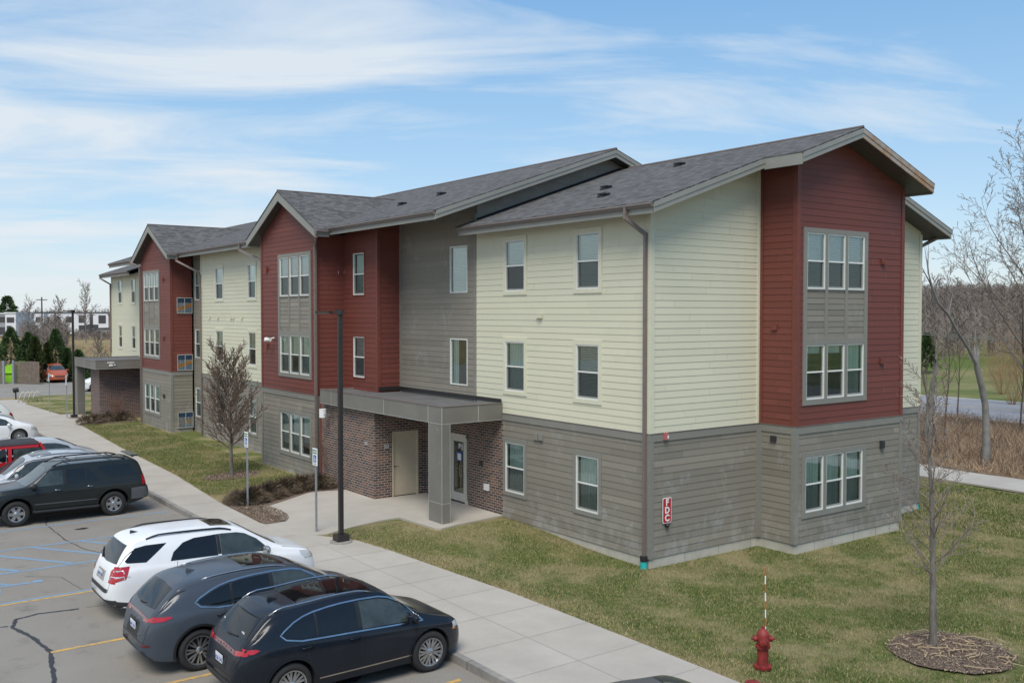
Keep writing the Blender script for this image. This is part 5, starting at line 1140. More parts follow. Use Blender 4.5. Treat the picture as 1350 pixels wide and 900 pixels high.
# 4 charcoal square-backed suv, backed in
L = 4.80; h = L/2
c = dict(paint='car charcoal', hw=.93, fx=1.47, rx=-1.32, wr=.385, ww=.26, spokes=6, spokew=.045, rim=.235, n=90, tumble=.18, boxy=1, gap=.09)
c['top'] = [(-h,.70),(-h+.04,.95),(-h+.10,1.08),(-h+.15,1.28),(-h+.24,1.60),(-h+.32,1.71),(-h+.55,1.75),(-h+1.2,1.765),(-h+2.1,1.76),(-h+2.65,1.735),(-h+2.85,1.69),(h-1.72,1.50),(h-1.30,1.20),(h-1.14,1.155),(h-.55,1.10),(h-.20,1.03),(h-.06,.90),(h,.70)]
c['bot'] = [(-h,.50),(-h+.15,.42),(-h+.6,.32),(h-.6,.32),(h-.12,.36),(h,.42)]
c['w'] = [(-h,.80),(-h+.05,.86),(-h+.15,.895),(-h+.5,.91),(0,.915),(h-.9,.91),(h-.45,.88),(h-.15,.80),(h-.04,.72),(h,.66)]
c['belt'] = [(-h,.68),(-h+.08,1.0),(-h+.2,1.13),(0,1.12),(h-1.3,1.09),(h-.8,1.04),(h-.2,.95),(h,.6)]
c['glass'] = [('side_window','side',[(1.02,1.14),(.60,1.50),(.50,1.575),(.14,1.585),(.14,1.15)],'car glass clear'),('side_window','side',[(.04,1.15),(.04,1.585),(-.50,1.585),(-.50,1.16)],'car glass'),('side_window','side',[(-.55,1.16),(-.55,1.58),(-.60,1.58),(-.90,1.17)],'car glass'),
    ('side_window','side',[(-1.22,1.22),(-.88,1.56),(-.98,1.60),(-1.85,1.60),(-2.04,1.25),(-1.62,1.21)],'car glass'),('windshield','top',[(1.18,.70),(1.24,.3),(1.24,-.3),(1.18,-.70),(.58,-.60),(.52,0),(.58,.60)],'car glass clear'),('rear_window','rear',[(-.62,1.18),(.62,1.18),(.58,1.56),(-.58,1.56)],'car glass')]
c['trims'] = [('pillar_trim','side',[(.09,1.15),(.09,1.585)],.08,'trim black',.0045,False),('body_moulding','side',[(1.0,.62),(-.85,.60)],.035,'car grey',.012,False)]
c['seams'] = [('side',[(1.05,1.12),(1.10,.8),(1.05,.42)]),('side',[(.09,1.12),(.09,.40)]),('side',[(-.92,1.15),(-.95,.95),(-.85,.70),(-.80,.45)]),('side',[(1.0,.42),(-.8,.42)]),('top',[(1.30,.70),(2.1,.66)]),('top',[(1.30,-.70),(2.1,-.66)])]
c['patches'] = [('tail_light','side',[(-2.36,.93),(-2.20,.92),(-2.19,1.22),(-2.27,1.24),(-2.33,1.1)],'tail red',.012),('tail_light','rear',[(-.80,.92),(-.74,.92),(-.74,1.24),(-.88,1.2)],'tail red',.012),('tail_light','rear',[(.80,.92),(.74,.92),(.74,1.24),(.88,1.2)],'tail red',.012),
    ('headlight','side',[(2.02,.95),(2.28,.93),(2.30,.82),(2.06,.80)],'amber',.008),('bumper','side',[(-2.39,.48),(-1.85,.48),(-1.85,.84),(-2.38,.86)],'car grey',.03),('bumper','rear',[(-.84,.50),(.84,.50),(.84,.84),(-.84,.84)],'car grey',.03)]
def ex4(t, K):
    m = MB(); m.mat('trim black')
    for sy in (-1, 1): m.tube([(1.0,sy*.90,.40),(.95,sy*.97,.40),(-.85,sy*.97,.38),(-.90,sy*.90,.38)], .045, 8)
    m.build('running_board', None, t)
    m = MB(); m.mat('car charcoal')
    for sy in (-1, 1): m.obox((-2.02,sy*.45,1.80),(.03,0,0),(0,.03,0),(0,0,.035))
    m.prism([(-1.92,-.62,1.81),(-2.12,-.60,1.80),(-2.16,-.60,1.845),(-1.92,-.62,1.85)],(0,1.22,0)); m.build('spoiler', None, t)
    m = MB(); m.mat('trim black')
    for x in (-.10, -1.35): m.tube([(x,-.58,1.84),(x,.58,1.84)], .02, 6)
    m.build('roof_rack_bar', None, t)
    m = MB(); m.mat('trim black')
    for sy in (-1,1): m.box((-1.78,sy*.92-.12 if sy>0 else sy*.92-.0,.2),(-1.75,sy*.92 if sy>0 else sy*.92+.12,.45))
    m.build('mud_flap', None, t)
c.update(mirror=(.98,.88,1.18,'trim black'), handles=[(.22,1.0,'chrome'),(-.72,1.02,'chrome')], rails=('trim black',-1.75,.42,.60,.075,.022), extra=ex4, arch=('car charcoal',.07,.02), plates=[(0,.98,.31,.16,'')][:0])
car4 = make_car(c, (-10.66,15.5,0), math.pi, 'charcoal square-backed off-road suv with roof rack, backed in beside the striped bay', 'car', GRP)
# 5 silver crossover behind it
c = crossover(4.74, 1.70, .94, 'car silver', 1.40, -1.40, .36); std(c, 1.12, 1.53, -1.5, chrome='trim black', pano=(.40,-.2,.42)); c.update(mirror=(.96,.89,1.10,'car silver'), handles=[(-.25,.96,'chrome'),(-1.1,.98,'chrome')], rails=('alloy',-1.5,.3,.6,.03,.018))
c['patches'] = [('tail_light','side',[(-2.3,.9),(-2.0,.95),(-1.95,1.12),(-2.25,1.12)],'tail red',.008),('headlight','side',[(1.95,.84),(2.2,.8),(2.18,.7),(1.94,.74)],'lens clear',.006)]
car5 = make_car(c, (-10.72,18.35,0), math.pi, 'silver crossover with its windshield to the left, seen behind the charcoal suv', 'car', GRP)
# 6 red open-top off-roader with a black soft top, nose to the sidewalk
t = empty('parked_car', (-10.75,21.2,0), 0, 'boxy red off-roader with a black soft top, behind the silver crossover', 'car', GRP)
m = MB(); m.mat('car red'); m.prism([(-2.05,-.78,.55),(.75,-.78,.55),(.75,-.78,1.16),(-2.05,-.78,1.16)],(0,1.56,0)); m.prism([(.75,-.62,.7),(2.0,-.55,.7),(2.0,-.55,1.10),(.75,-.72,1.17)],(0,1.24,0))
for sy in (-1,1):
    m.prism([(.62,sy*.78,1.14),(.70,sy*.78,1.16),(.36,sy*.70,1.78),(.26,sy*.70,1.78)],(0,-sy*.07,0)); m.prism([(-.72,sy*.78,1.16),(-.60,sy*.78,1.16),(-.60,sy*.72,1.66),(-.72,sy*.72,1.66)],(0,-sy*.07,0)); m.prism([(.28,sy*.725,1.62),(-2.0,sy*.725,1.62),(-2.0,sy*.70,1.72),(.28,sy*.70,1.76)],(0,-sy*.06,0))
m.build('body', None, t)
m = MB(); m.mat('soft top'); m.prism([(.30,-.73,1.75),(.24,-.60,1.82),(.24,.60,1.82),(.30,.73,1.75)],(-2.42,0,-.02)); m.prism([(-2.08,-.75,1.16),(-2.08,.75,1.16),(-2.12,.70,1.76),(-2.12,-.70,1.76)],(.05,0,0)); m.build('soft_top', None, t)
for sy in (-1,1):
    for x0,x1,mm in ((-.55,.34,'car glass clear'),(-1.45,-.78,'car glass'),(-2.0,-1.52,'car glass')):
        m = MB(); m.mat(mm); m.face([(x0,sy*.765,1.19),(x1+(.18 if x1>0 else 0),sy*.765,1.19),(x1,sy*.72,1.60),(x0,sy*.72,1.60)]); m.build('side_window', None, t)
    m = MB(); m.mat('cladding'); m.prism([(.85,sy*.70,.88),(1.95,sy*.62,.88),(1.95,sy*.93,.86),(.85,sy*.93,.86)],(0,0,.05)); m.prism([(-1.95,sy*.76,.88),(-.95,sy*.76,.88),(-.95,sy*.93,.86),(-1.95,sy*.93,.86)],(0,0,.05)); m.build('fender', None, t)
m = MB(); m.mat('car glass clear'); m.face([(.70,-.68,1.20),(.70,.68,1.20),(.38,.64,1.74),(.38,-.64,1.74)]); m.build('windshield', None, t)
cw_ = dict(wr=.38, ww=.25, rim=.22, spokes=5, spokew=.04); tm, rm = wheel_meshes(cw_); a_ = None
for wx in (1.35,-1.4):
    for sy in (-1,1):
        w_ = bpy.data.objects.new('wheel', None); COL.objects.link(w_); w_.parent = t; w_.location = (wx,sy*.78,.38); w_.rotation_euler = (0,0,0 if sy>0 else math.pi)
        if a_ is None: a_ = tm.build('tyre',None,w_,True).data; b_ = rm.build('rim',None,w_,'angle').data
        else:
            for nn, mm in (('tyre',a_),('rim',b_)): o = bpy.data.objects.new(nn,mm); COL.objects.link(o); o.parent = w_
m = MB(); m.mat('dark gap'); m.box((-1.9,-.6,.35),(1.9,.6,.6)); m.build('underbody', None, t)
# 7.. farther cars
def small(L, Hh, paint, loc, rz, label, group=GRP, belt=None, **k):
    c = crossover(L, Hh, .90, paint, L/2-.92, -L/2+.95, .345, n=56); d = Hh-1.655; std(c, 1.09+d*.6, 1.50+d, -1.45, chrome=k.get('chrome')); h = L/2
    if Hh > 1.78: c['top'] = [(x, z+.17 if 0 < x < h-.02 else z) for x, z in c['top']]; c['belt'] = [(x, z+.15) for x, z in c['belt']]
    c['seams'] = c['seams'][:4]; f_ = .82+d*.2
    c['patches'] = [('tail_light','rear',[(-.80,.86),(-.62,.86),(-.62,1.04),(-.80,1.04)],'tail red',.008),('tail_light','rear',[(.80,.86),(.62,.86),(.62,1.04),(.80,1.04)],'tail red',.008),('tail_light','side',[(-h+.06,.88),(-h+.30,.92),(-h+.30,1.02),(-h+.12,1.03)],'tail red',.008),
        ('headlight','side',[(h-.38,.82),(h-.10,.78),(h-.12,.66),(h-.36,.72)],'lens clear',.006),('headlight','front',[(.50,.66),(.80,.74),(.82,.62),(.52,.58)],'lens clear',.006),('headlight','front',[(-.50,.66),(-.80,.74),(-.82,.62),(-.52,.58)],'lens clear',.006),('grille','front',[(-.42,.54),(.42,.54),(.46,.66),(-.46,.66)],'trim black',.006)]
    c.update(mirror=(.96,.87,1.05+d*.6,paint), vspoke=True, spokes=k.get('spokes',10), spokew=.012, rim=.25)
    return make_car(c, loc, rz, label, 'car', group)
small(4.5, 1.50, 'car silver', (-9.75,24.3,0), 0, 'pale silver car whose hood tip shows beyond the red off-roader')
small(4.7, 1.50, 'car white', (-10.25,35.9,0), 0, 'white sedan with many-spoked wheels, nose to the sidewalk at the left edge', spokes=16)
small(4.2, 1.52, 'car pale', (-10.25,41.2,0), math.pi, 'pale grey-green hatchback with a red tail lamp at the left edge')
small(4.6, 1.6, 'car red', (-10.6,54.5,0), 0, 'red car just entering the left edge near the bike rack')
small(4.9, 1.70, 'car orange', (1.35,80.6,0), -math.pi/2, 'orange crossover facing the camera across the far lot', 'cars in the far lot')
small(4.9, 1.75, 'car dark red', (-.55,84.2,0), -math.pi/2, 'dark orange-red vehicle half hidden behind the orange crossover', 'cars in the far lot')
small(4.7, 1.66, 'car white', (3.0,66.6,0), math.pi, 'white crossover behind the far brick entrance', 'cars in the far lot')
car = small(4.8, 1.50, 'car grey', (-8.30,-8.40,0), 0, 'dark grey car whose hood just enters the bottom edge')
# ---------------------------------------------------------------- beds and shrubs
ringpoly = lambda cx, cy, rx, ry, n=22, j=.06: [(cx+rx*math.cos(i*2*math.pi/n)*(1+rnd.uniform(-j,j)), cy+ry*math.sin(i*2*math.pi/n)*(1+rnd.uniform(-j,j))) for i in range(n)]
drape('mulch_bed', ringpoly(-4.05,18.6,1.05,.75), 'mulch', .02, H, .3)
drape('mulch_bed', ringpoly(.42,-7.72,1.15,1.08), 'mulch', .012, H, .3)
drape('mulch_bed', [(-6.2,9.9),(-5.52,9.95),(-5.4,12.22),(-3.2,13.38),(-2.03,13.1),(-2.03,15.3),(-3.6,15.3),(-5.3,14.6),(-6.15,13.2)], 'mulch', .02, H, .4)
drape('mulch_bed', [(-4.9,40.4),(-4.6,39.6),(-2.1,39.2),(-1.9,41.9),(-3.4,42.2),(-4.2,42.8)], 'mulch', .04, H, .4)
drape('mulch_bed', [(-9,84.4),(12,84.4),(12,92),(-9,92)], 'mulch', .10, lambda x, y: 0, 2)
def low_shrub(loc, rx, ry, hh, label, seed, n=900, group='low dark shrubs along the entrance beds', mat='juniper'):
    rr = random.Random(seed); t = empty('low_shrub', loc, 0, label, 'shrub', group); m = MB(); m.mat(mat)
    for _ in range(n):
        a = rr.uniform(0, 6.283); q = rr.random()**.5; k = (1-q*q)**.5; p = Vector((rx*q*math.cos(a), ry*q*math.sin(a), hh*k*(.55+.45*rr.random())*(1+.25*math.sin(a*4+q*7)))); d = Vector((math.cos(a)*q, math.sin(a)*q, rr.uniform(.1,1))).normalized(); w = d.orthogonal().normalized()*.012; e = d*rr.uniform(.07,.20)
        m.face([p-w, p+w, p+e])
    m.build('foliage', None, t); m = MB(); m.mat('twig brown')
    for k in range(14): a = rr.uniform(0,6.28); m.tube([(0,0,0),(rx*.5*math.cos(a),ry*.5*math.sin(a),hh*.5),(rx*.8*math.cos(a),ry*.8*math.sin(a),hh*.6)], [.015,.01,.005], 4, False)
    m.build('stem', None, t)
for i, (x, y, rx, ry, s_) in enumerate([(-5.35,13.45,.80,.75,'leftmost low brown shrub of the bed beside the handicap sign'),(-4.6,13.85,.8,.8,'second low brown shrub of the bed left of the entry walk'),(-3.85,14.2,.8,.8,'middle low brown shrub of the bed left of the entry walk'),(-3.15,14.35,.8,.8,'low green-brown shrub of the bed, second from the brick wall'),(-2.5,14.25,.6,.85,'low green-brown shrub against the brick wall at the entry walk')]):
    low_shrub((x, y, H(x,y)), rx, ry, .38, s_, i+5, 3600)
for i, (x, y, rx, ry, s_) in enumerate([(-4.35,40.1,.8,.6,'low brown shrub at the foot of the far lamp post'),(-3.4,40.3,.9,.6,'low brown shrub in front of the far brick wall corner'),(-2.6,40.2,.7,.6,'low brown shrub beside the far downspout')]):
    low_shrub((x, y, .2), rx, ry, .5, s_, i+15, 1500)
def twiggy(loc, hh, sp, label, seed, mat='twig red brown', n=26, name='bare_shrub', group=None, cat='shrub', levels=2):
    rr = random.Random(seed); t = empty(name, loc, 0, label, cat, group); m = MB(); m.mat(mat); b = MB(); b.mat(mat)
    C = dict(BASE); C.update(levels=levels, kids=(7,4,3), rmin=.004, len=(.45,.45,.4), ang=(28,32,35), wob=(.07,.1,.12), up=(.03,.03,.02), start=(.25,.2,.1), seg=(.16,.12,.1))
    for k in range(n):
        a = rr.uniform(0, 6.283); q = rr.random()**.6; grow(b, m, (.12*math.cos(a),.12*math.sin(a),0), (sp*q*math.cos(a),sp*q*math.sin(a),1), hh*rr.uniform(.7,1.05), .012, 0, C, rr)
    b.build('stem', None, t); m.build('twigs', None, t); return t
twiggy((-1.55,14.55,.2), 1.85, .55, 'tall bare red-brown twiggy shrub between the bay and the brick entry room', 3, n=34)
twiggy((-2.75,40.6,.2), 1.5, .45, 'bare dark shrub against the far brick wall', 4, n=18)
# ---------------------------------------------------------------- trees near the building
bare_tree('pear_tree', (-4.05,18.63,.2), 4.35, .085, 'bare vase-shaped tree with dense upright twigs on the lawn beside the near red bay',
    dict(levels=4, kids=(42,15,7,3), start=(.22,.10,.1,.1), ang=(46,27,28,30), len=(.66,.46,.42,.4), up=(0,.10,.06,.05), wob=(.015,.03,.06,.1), rmin=.0075, short=.58, rk=.45), 11, 'bark grey', 'pear twig')
bare_tree('young_tree', (.52,-7.3,.0), 5.3, .078, 'slender bare young tree in a straw-strewn mulch ring on the end lawn',
    dict(levels=3, kids=(42,9,5), start=(.23,.12,.1), ang=(55,36,38), len=(.30,.48,.42), up=(0,.05,.05), wob=(.018,.06,.1), rmin=.0045, short=.55, rk=.36, seg=(.3,.15,.1)), 21, 'bark grey', 'twig pale')
tufts_later = []
# straw-like roots scattered over the ring
m = MB(); m.mat('twig straw'); rr = random.Random(5)
for _ in range(34):
    x, y = .45+rr.gauss(0,.55), -7.75+rr.gauss(0,.5); a = rr.uniform(0,6.28); l_ = rr.uniform(.15,.6); z = H(x,y)+.055
    m.tube([(x,y,z),(x+l_*.5*math.cos(a),y+l_*.5*math.sin(a),z+rr.uniform(0,.03)),(x+l_*math.cos(a+.4),y+l_*math.sin(a+.4),z)], [.012,.009,.004], 4, False)
tag(m.build('roots', None), 'pale dead roots lying on the mulch around the young tree', 'roots', kind='stuff')
# ---------------------------------------------------------------- trees on the right
def pos(px, depth, z=0):
    rt = Vector((math.sin(yaw), -math.cos(yaw), 0)); f_ = Vector((math.cos(yaw), math.sin(yaw), 0)); p = CAM+f_*depth+rt*((px-675)/F*depth); return Vector((p.x, p.y, z))
# dead debarked tree with its broken top
t = empty('dead_tree', (22.85,3.2,0), 0, 'dead grey debarked tree with a broken top and one long limb leaning left', 'tree')
m = MB(); m.mat('dead wood'); m.tube([(0,0,-.1),(.02,0,.9),(-.02,0,1.8),(-.12,0,2.6),(-.45,0,3.4),(-.80,0,4.1),(-.93,0,4.5)], [.19,.155,.14,.13,.12,.115,.10], 10, False); m.tube([(-.86,0,4.2),(-.78,0,4.8),(-.80,0,5.05)], [.09,.07,.01], 7, False); m.tube([(-.95,0,4.4),(-1.05,0,4.95),(-1.04,0,5.1)], [.08,.05,.01], 6, False); m.build('trunk', None, t, True)
m = MB(); m.mat('dead wood'); rr = random.Random(2); pts = [(-.88,0,4.3),(-1.5,0,4.95),(-2.3,0,5.6),(-3.1,0,6.36),(-3.9,0,6.85),(-4.3,0,7.4),(-4.6,0,7.98),(-4.9,0,9.0)]
m.tube(pts, [.085,.07,.06,.055,.05,.04,.025,.008], 7, False)
C = dict(BASE); C.update(levels=2, kids=(6,4), rmin=.006)
for q, d_, L_ in ((pts[5],(-.9,.3,1.1),1.6),(pts[6],(.3,.2,1),1.5),(pts[3],(.3,0,1),1.2),((-.72,.1,4.6),(.15,0,1),2.2)): grow(m, m, q, d_, L_, .035, 1, C, rr)
m.build('limb', None, t)
p = pos(1225,47); bare_tree('dead_tree', (p.x,p.y,0), 5.6, .24, 'thick grey trunk behind the young tree, seen past the building corner', dict(levels=2, kids=(5,4), start=(.6,.3), len=(.3,.4)), 33, 'dead wood', 'twig brown')
for i, (px, dp, hh, lab) in enumerate([(1237,44,8.0,'thin sapling just right of the building corner'),(1247,46,7.2,'second thin sapling from the building corner'),(1264,58,5.5,'lone thin sapling standing between the dead trees'),(1347,52,6,'thin sapling at the right edge by the road')]):
    p = pos(px, dp); bare_tree('sapling', (p.x,p.y,0), hh, .05, lab, dict(levels=2, kids=(12,6), start=(.3,.2), ang=(30,32), len=(.35,.4), up=(0,.06)), 40+i, 'twig brown', 'twig brown', group='bare saplings in the brush')
p = pos(1362,50); bare_tree('bare_tree', (p.x,p.y,0), 13.2, .24, 'tall bare spreading tree reaching into the sky at the right edge',
    dict(levels=4, kids=(26,13,8,4), start=(.24,.15,.12,.1), ang=(44,34,36,38), len=(.66,.46,.45,.42), up=(0,.035,.02,.01), wob=(.035,.05,.09,.12), rmin=.0085, rk=.42, short=.5, seg=(.6,.45,.3,.25), taper=.93), 61, 'bark grey', 'twig pale', lean=(-.02,.05))
for i, (px, dp, hh, lab) in enumerate([(1336,66,5.4,'orange-brown leafless willow bush at the right edge'),(1356,60,6.2,'orange-brown willow thicket cut by the right edge'),(1322,74,3.6,'small orange-brown willow bush left of the large one')]):
    p = pos(px, dp); twiggy((p.x,p.y,0), hh, .75, lab, 70+i, 'willow twig', 30, 'willow_bush', 'willow bushes at the right edge', 'bush', 2)
p = pos(1222,95); t = empty('evergreen_tree', (p.x,p.y,.8), 0, 'small dark evergreen beyond the road beside the building corner', 'tree'); m = MB(); m.mat('evergreen leaf'); leafy(m, (0,0,.2), 1.1, 3.4, 1100, .35, random.Random(4)); m.build('crown', None, t); m = MB(); m.mat('bark grey'); m.tube([(0,0,-.2),(0,0,2.5)], [.12,.05], 6); m.build('trunk', None, t)
# trees standing out on the skyline
for i, (px, dp, hh, lab) in enumerate([(1222,150,12.5,'bare skyline tree nearest the building corner'),(1236,155,11.8,'second bare skyline tree from the building corner'),(1254,150,12.6,'tallest bare skyline tree left of the leaning dead limb'),(1268,158,11.4,'bare skyline tree right of the tallest one'),(1282,165,11.0,'rightmost distinct bare tree on the skyline')]):
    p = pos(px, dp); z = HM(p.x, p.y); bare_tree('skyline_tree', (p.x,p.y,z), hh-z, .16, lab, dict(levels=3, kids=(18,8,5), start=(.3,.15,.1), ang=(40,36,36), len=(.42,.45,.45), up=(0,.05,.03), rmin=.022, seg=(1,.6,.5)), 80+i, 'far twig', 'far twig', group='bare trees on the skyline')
# the bare wood behind: nobody could count it
def wood(name, spans, label, seed, mats=('far twig','far brush')):
    rr = random.Random(seed); m = MB()
    for px0, px1, d0, d1, n, h0, h1, zf in spans:
        for _ in range(n):
            dp = d0+(d1-d0)*rr.random(); p = pos(rr.uniform(px0, px1), dp); z = zf(p.x, p.y); hh = rr.uniform(h0, h1); m.mat(mats[0] if rr.random() < .7 else mats[1]); s_ = dp/130
            lean = Vector((rr.gauss(0,.06), rr.gauss(0,.06), 1)); top_ = Vector((p.x,p.y,z))+lean*hh; w = .05*s_+.02; m.face([(p.x-w,p.y+w,z-.3),(p.x+w,p.y-w,z-.3),top_])
            for k in range(int(10+hh*2.2)):
                t = rr.uniform(.12,1); b = Vector((p.x,p.y,z)).lerp(top_, t); a = rr.uniform(0,6.28); l_ = hh*.30*(1.15-t)*rr.uniform(.4,1.2)+.25; e = b+Vector((math.cos(a)*l_, math.sin(a)*l_, l_*rr.uniform(.35,1.4))); w = .022*s_+.008; q = Vector((math.sin(a),-math.cos(a),0))*w+Z*w; m.face([b-q, b+q, e])
                for _k in range(2):
                    b2 = b.lerp(e, rr.uniform(.3,.8)); a2 = a+rr.uniform(-1.2,1.2); l2 = l_*.55; e2 = b2+Vector((math.cos(a2)*l2, math.sin(a2)*l2, l2*rr.uniform(.2,1.5))); m.face([b2-q*.7, b2+q*.7, e2])
    return tag(m.build(name, None), label, 'wood', kind='stuff')
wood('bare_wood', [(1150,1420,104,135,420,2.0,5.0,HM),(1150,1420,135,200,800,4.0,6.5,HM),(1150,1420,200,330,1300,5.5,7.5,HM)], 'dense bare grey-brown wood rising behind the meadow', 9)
hill = MB(); hill.mat('far brush')
for dp, zt in ((138,3.6),(170,5.6),(235,8.2),(335,10.6)):
    for px in range(1120,1440,4):
        a, b = pos(px, dp+rnd.uniform(-6,6)), pos(px+5, dp+rnd.uniform(-6,6)); za, zb = zt+rnd.uniform(-.7,.7), zt+rnd.uniform(-.7,.7)
        for k in range(5): hill.face([(a.x,a.y,-.2),(b.x,b.y,-.2),(a.x+(b.x-a.x)*(.2*k+.15),a.y+(b.y-a.y)*(.2*k+.15),za+rnd.uniform(-.9,.4))])
tag(hill.build('undergrowth'), 'dark tangled undergrowth filling the wood', 'undergrowth', kind='stuff')
# dead brush between the path and the road
def tufts(name, mats, n, region, hmin, hmax, w, zf, label, cat, seed, lean=.5, cond=None):
    r_ = np.random.default_rng(seed); x = r_.uniform(region[0], region[1], n); y = r_.uniform(region[2], region[3], n)
    if cond is not None: k = cond(x, y); x, y = x[k], y[k]
    n = len(x); z = np.array([zf(a, b) for a, b in zip(x, y)]); a = r_.uniform(0, 6.283, n); h = r_.uniform(hmin, hmax, n); l = r_.normal(0, lean, (n,2))*h[:,None]
    v = np.empty((n,3,3)); v[:,0] = np.stack([x-np.cos(a)*w, y-np.sin(a)*w, z], 1); v[:,1] = np.stack([x+np.cos(a)*w, y+np.sin(a)*w, z], 1); v[:,2] = np.stack([x+l[:,0], y+l[:,1], z+h], 1)
    me = bpy.data.meshes.new(name); me.vertices.add(n*3); me.vertices.foreach_set('co', v.ravel()); me.loops.add(n*3); me.loops.foreach_set('vertex_index', np.arange(n*3, dtype=np.int32)); me.polygons.add(n)
    me.polygons.foreach_set('loop_start', np.arange(0, n*3, 3, dtype=np.int32)); me.polygons.foreach_set('loop_total', np.full(n, 3, dtype=np.int32))
    for q in mats: me.materials.append(MATS[q])
    me.polygons.foreach_set('material_index', r_.integers(0, len(mats), n).astype(np.int32)); me.update(); me.validate()
    o = bpy.data.objects.new(name, me); COL.objects.link(o); return tag(o, label, cat, kind='stuff')
mound = lambda x, y: .0+.22*max(0, math.sin(x*.8+y*.35)*math.sin(y*.55-x*.3))
tufts('dead_brush', ['dead grass','dead grass dark'], 90000, (20.7,38.4,-16,26), .12, .62, .011, mound, 'tangled tan and brown dead brush between the path and the road', 'brush', 3, .8, lambda x, y: x > np.interp(y,[a for a,b in path],[b for a,b in path])+2.6)
tufts('dead_brush', ['twig brown','dead grass dark'], 9000, (21.5,37.5,-16,26), .4, 1.15, .014, mound, 'taller dark dead weed stalks standing in the brush', 'brush', 4, .5)
for nm_, cx0, cy0, rx0, ry0, n0, sd in (('mulch_chips', .42,-7.72,1.22,1.15,5000,31), ('mulch_chips', -4.05,18.6,1.1,.8,3000,32), ('mulch_chips', -5.6,11.6,.55,1.7,5000,33)):
    tufts(nm_, ['mulch','mulch','twig brown','twig pale','twig straw'], n0, (cx0-rx0,cx0+rx0,cy0-ry0,cy0+ry0), .008, .03, .016, lambda x, y: H(x,y)+.03, 'loose wood chips on the mulch bed ' + {31:'round the young tree',32:'round the vase-shaped tree',33:'beside the entry walk'}[sd], 'mulch', sd, 1.6, lambda x, y: ((x-cx0)/rx0)**2+((y-cy0)/ry0)**2 < (1 if sd < 33 else .95))
def lawn_ok(x, y):
    iy = np.interp(y, [a for a,b in INNER], [b for a,b in INNER])+.05
    k = (x > iy) & ~((x > -.02) & (x < 12.4) & (y > -.02)) & ~((x > 4.15) & (x < 9.3) & (y > -1.3) & (y < 1)) & ~((y > 5.85) & (y < 12.8) & (x > -2.75)) & ~((x > -2.2) & (y > 12.5)) & (((x-.45)/1.35)**2+((y+7.75)/1.25)**2 > 1) & (((x+4.05)/1.1)**2+((y-18.6)/.8)**2 > 1)
    k &= ~((y > 7.5) & (y < 15.4))
    return k
tufts('lawn_grass', ['grass blade','grass dark','grass pale','straw blade'], 420000, (-6.2,11,-11,11), .025, .070, .0065, lambda x, y: H(x,y)-.022 if (y < 8 and x > -3) else H(x,y)-.005, 'short green and straw-coloured grass blades on the lawn', 'grass', 8, .45, lawn_ok)
tufts('lawn_grass', ['grass blade','grass dark','grass pale','straw blade'], 120000, (10.9,17.6,-12,12), .03, .09, .010, lambda x, y: H(x,y)-.005, 'grass blades on the lawn between the end wall and the footpath', 'grass', 12, .45, lawn_ok)
tufts('lawn_grass', ['grass blade','grass dark','grass pale','straw blade'], 200000, (-6.2,-1.0,15.2,40), .03, .08, .009, lambda x, y: H(x,y)-.005, 'short grass blades on the strip of lawn before the bays', 'grass', 10, .45, lawn_ok)
tufts('lawn_grass', ['straw blade','straw blade','grass blade'], 90000, (-6.4,-2.6,-12,40), .02, .06, .007, lambda x, y: H(x,y), 'dry straw-coloured grass along the sidewalk edge', 'grass', 9, .7, lambda x, y: (x-np.interp(y,[a for a,b in INNER],[b for a,b in INNER]) > -.03) & (x-np.interp(y,[a for a,b in INNER],[b for a,b in INNER]) < .25+1.1*np.abs(np.sin(x*37.1+y*91.7))**3+.35*np.sin(y*.8)**2) & ~((y > 7.0) & (y < 15)))
# ---------------------------------------------------------------- left background
def evergreen(px, dp, w, hh, label, seed, mat='evergreen leaf', dead=0, name='evergreen_tree', n=2600):
    p = pos(px, dp); t = empty(name, (p.x,p.y,0), 0, label, 'tree', 'evergreens behind the far fence'); rr = random.Random(seed); m = MB(); m.mat(mat)
    leafy(m, (0,0,dead), w/2, hh-dead, n+1200, .27, rr); 
    if dead: m.mat('thuja dead'); leafy(m, (0,0,.1), w/2*.9, dead*2.2, 700, .3, rr)
    m.build('crown', None, t); m = MB(); m.mat('bark grey'); m.tube([(0,0,-.1),(0,0,hh*.6)], [.12,.04], 6); m.build('trunk', None, t)
evergreen(14, 98, 4.2, 4.9, 'broad dark evergreen behind the fence and green dumpster, leftmost', 1)
evergreen(37, 99, 3.0, 4.4, 'evergreen between the leftmost one and the brown-based thuja', 2)
evergreen(46, 88, 1.5, 4.2, 'narrow pointed thuja with a dead brown base at the fence end', 3, 'thuja leaf', 1.7, 'thuja_tree', 1300)
evergreen(62, 90, 1.6, 3.6, 'slim light-green thuja left of the tall dark evergreen', 4, 'thuja leaf', 0, 'thuja_tree', 1200)
evergreen(73, 94, 3.3, 4.8, 'tall dark evergreen behind the orange crossover', 5)
evergreen(88, 92, 2.0, 3.0, 'small low evergreen right of the tall dark one', 6)
evergreen(103, 90, 2.4, 2.9, 'low evergreen behind the far lamp post', 7)
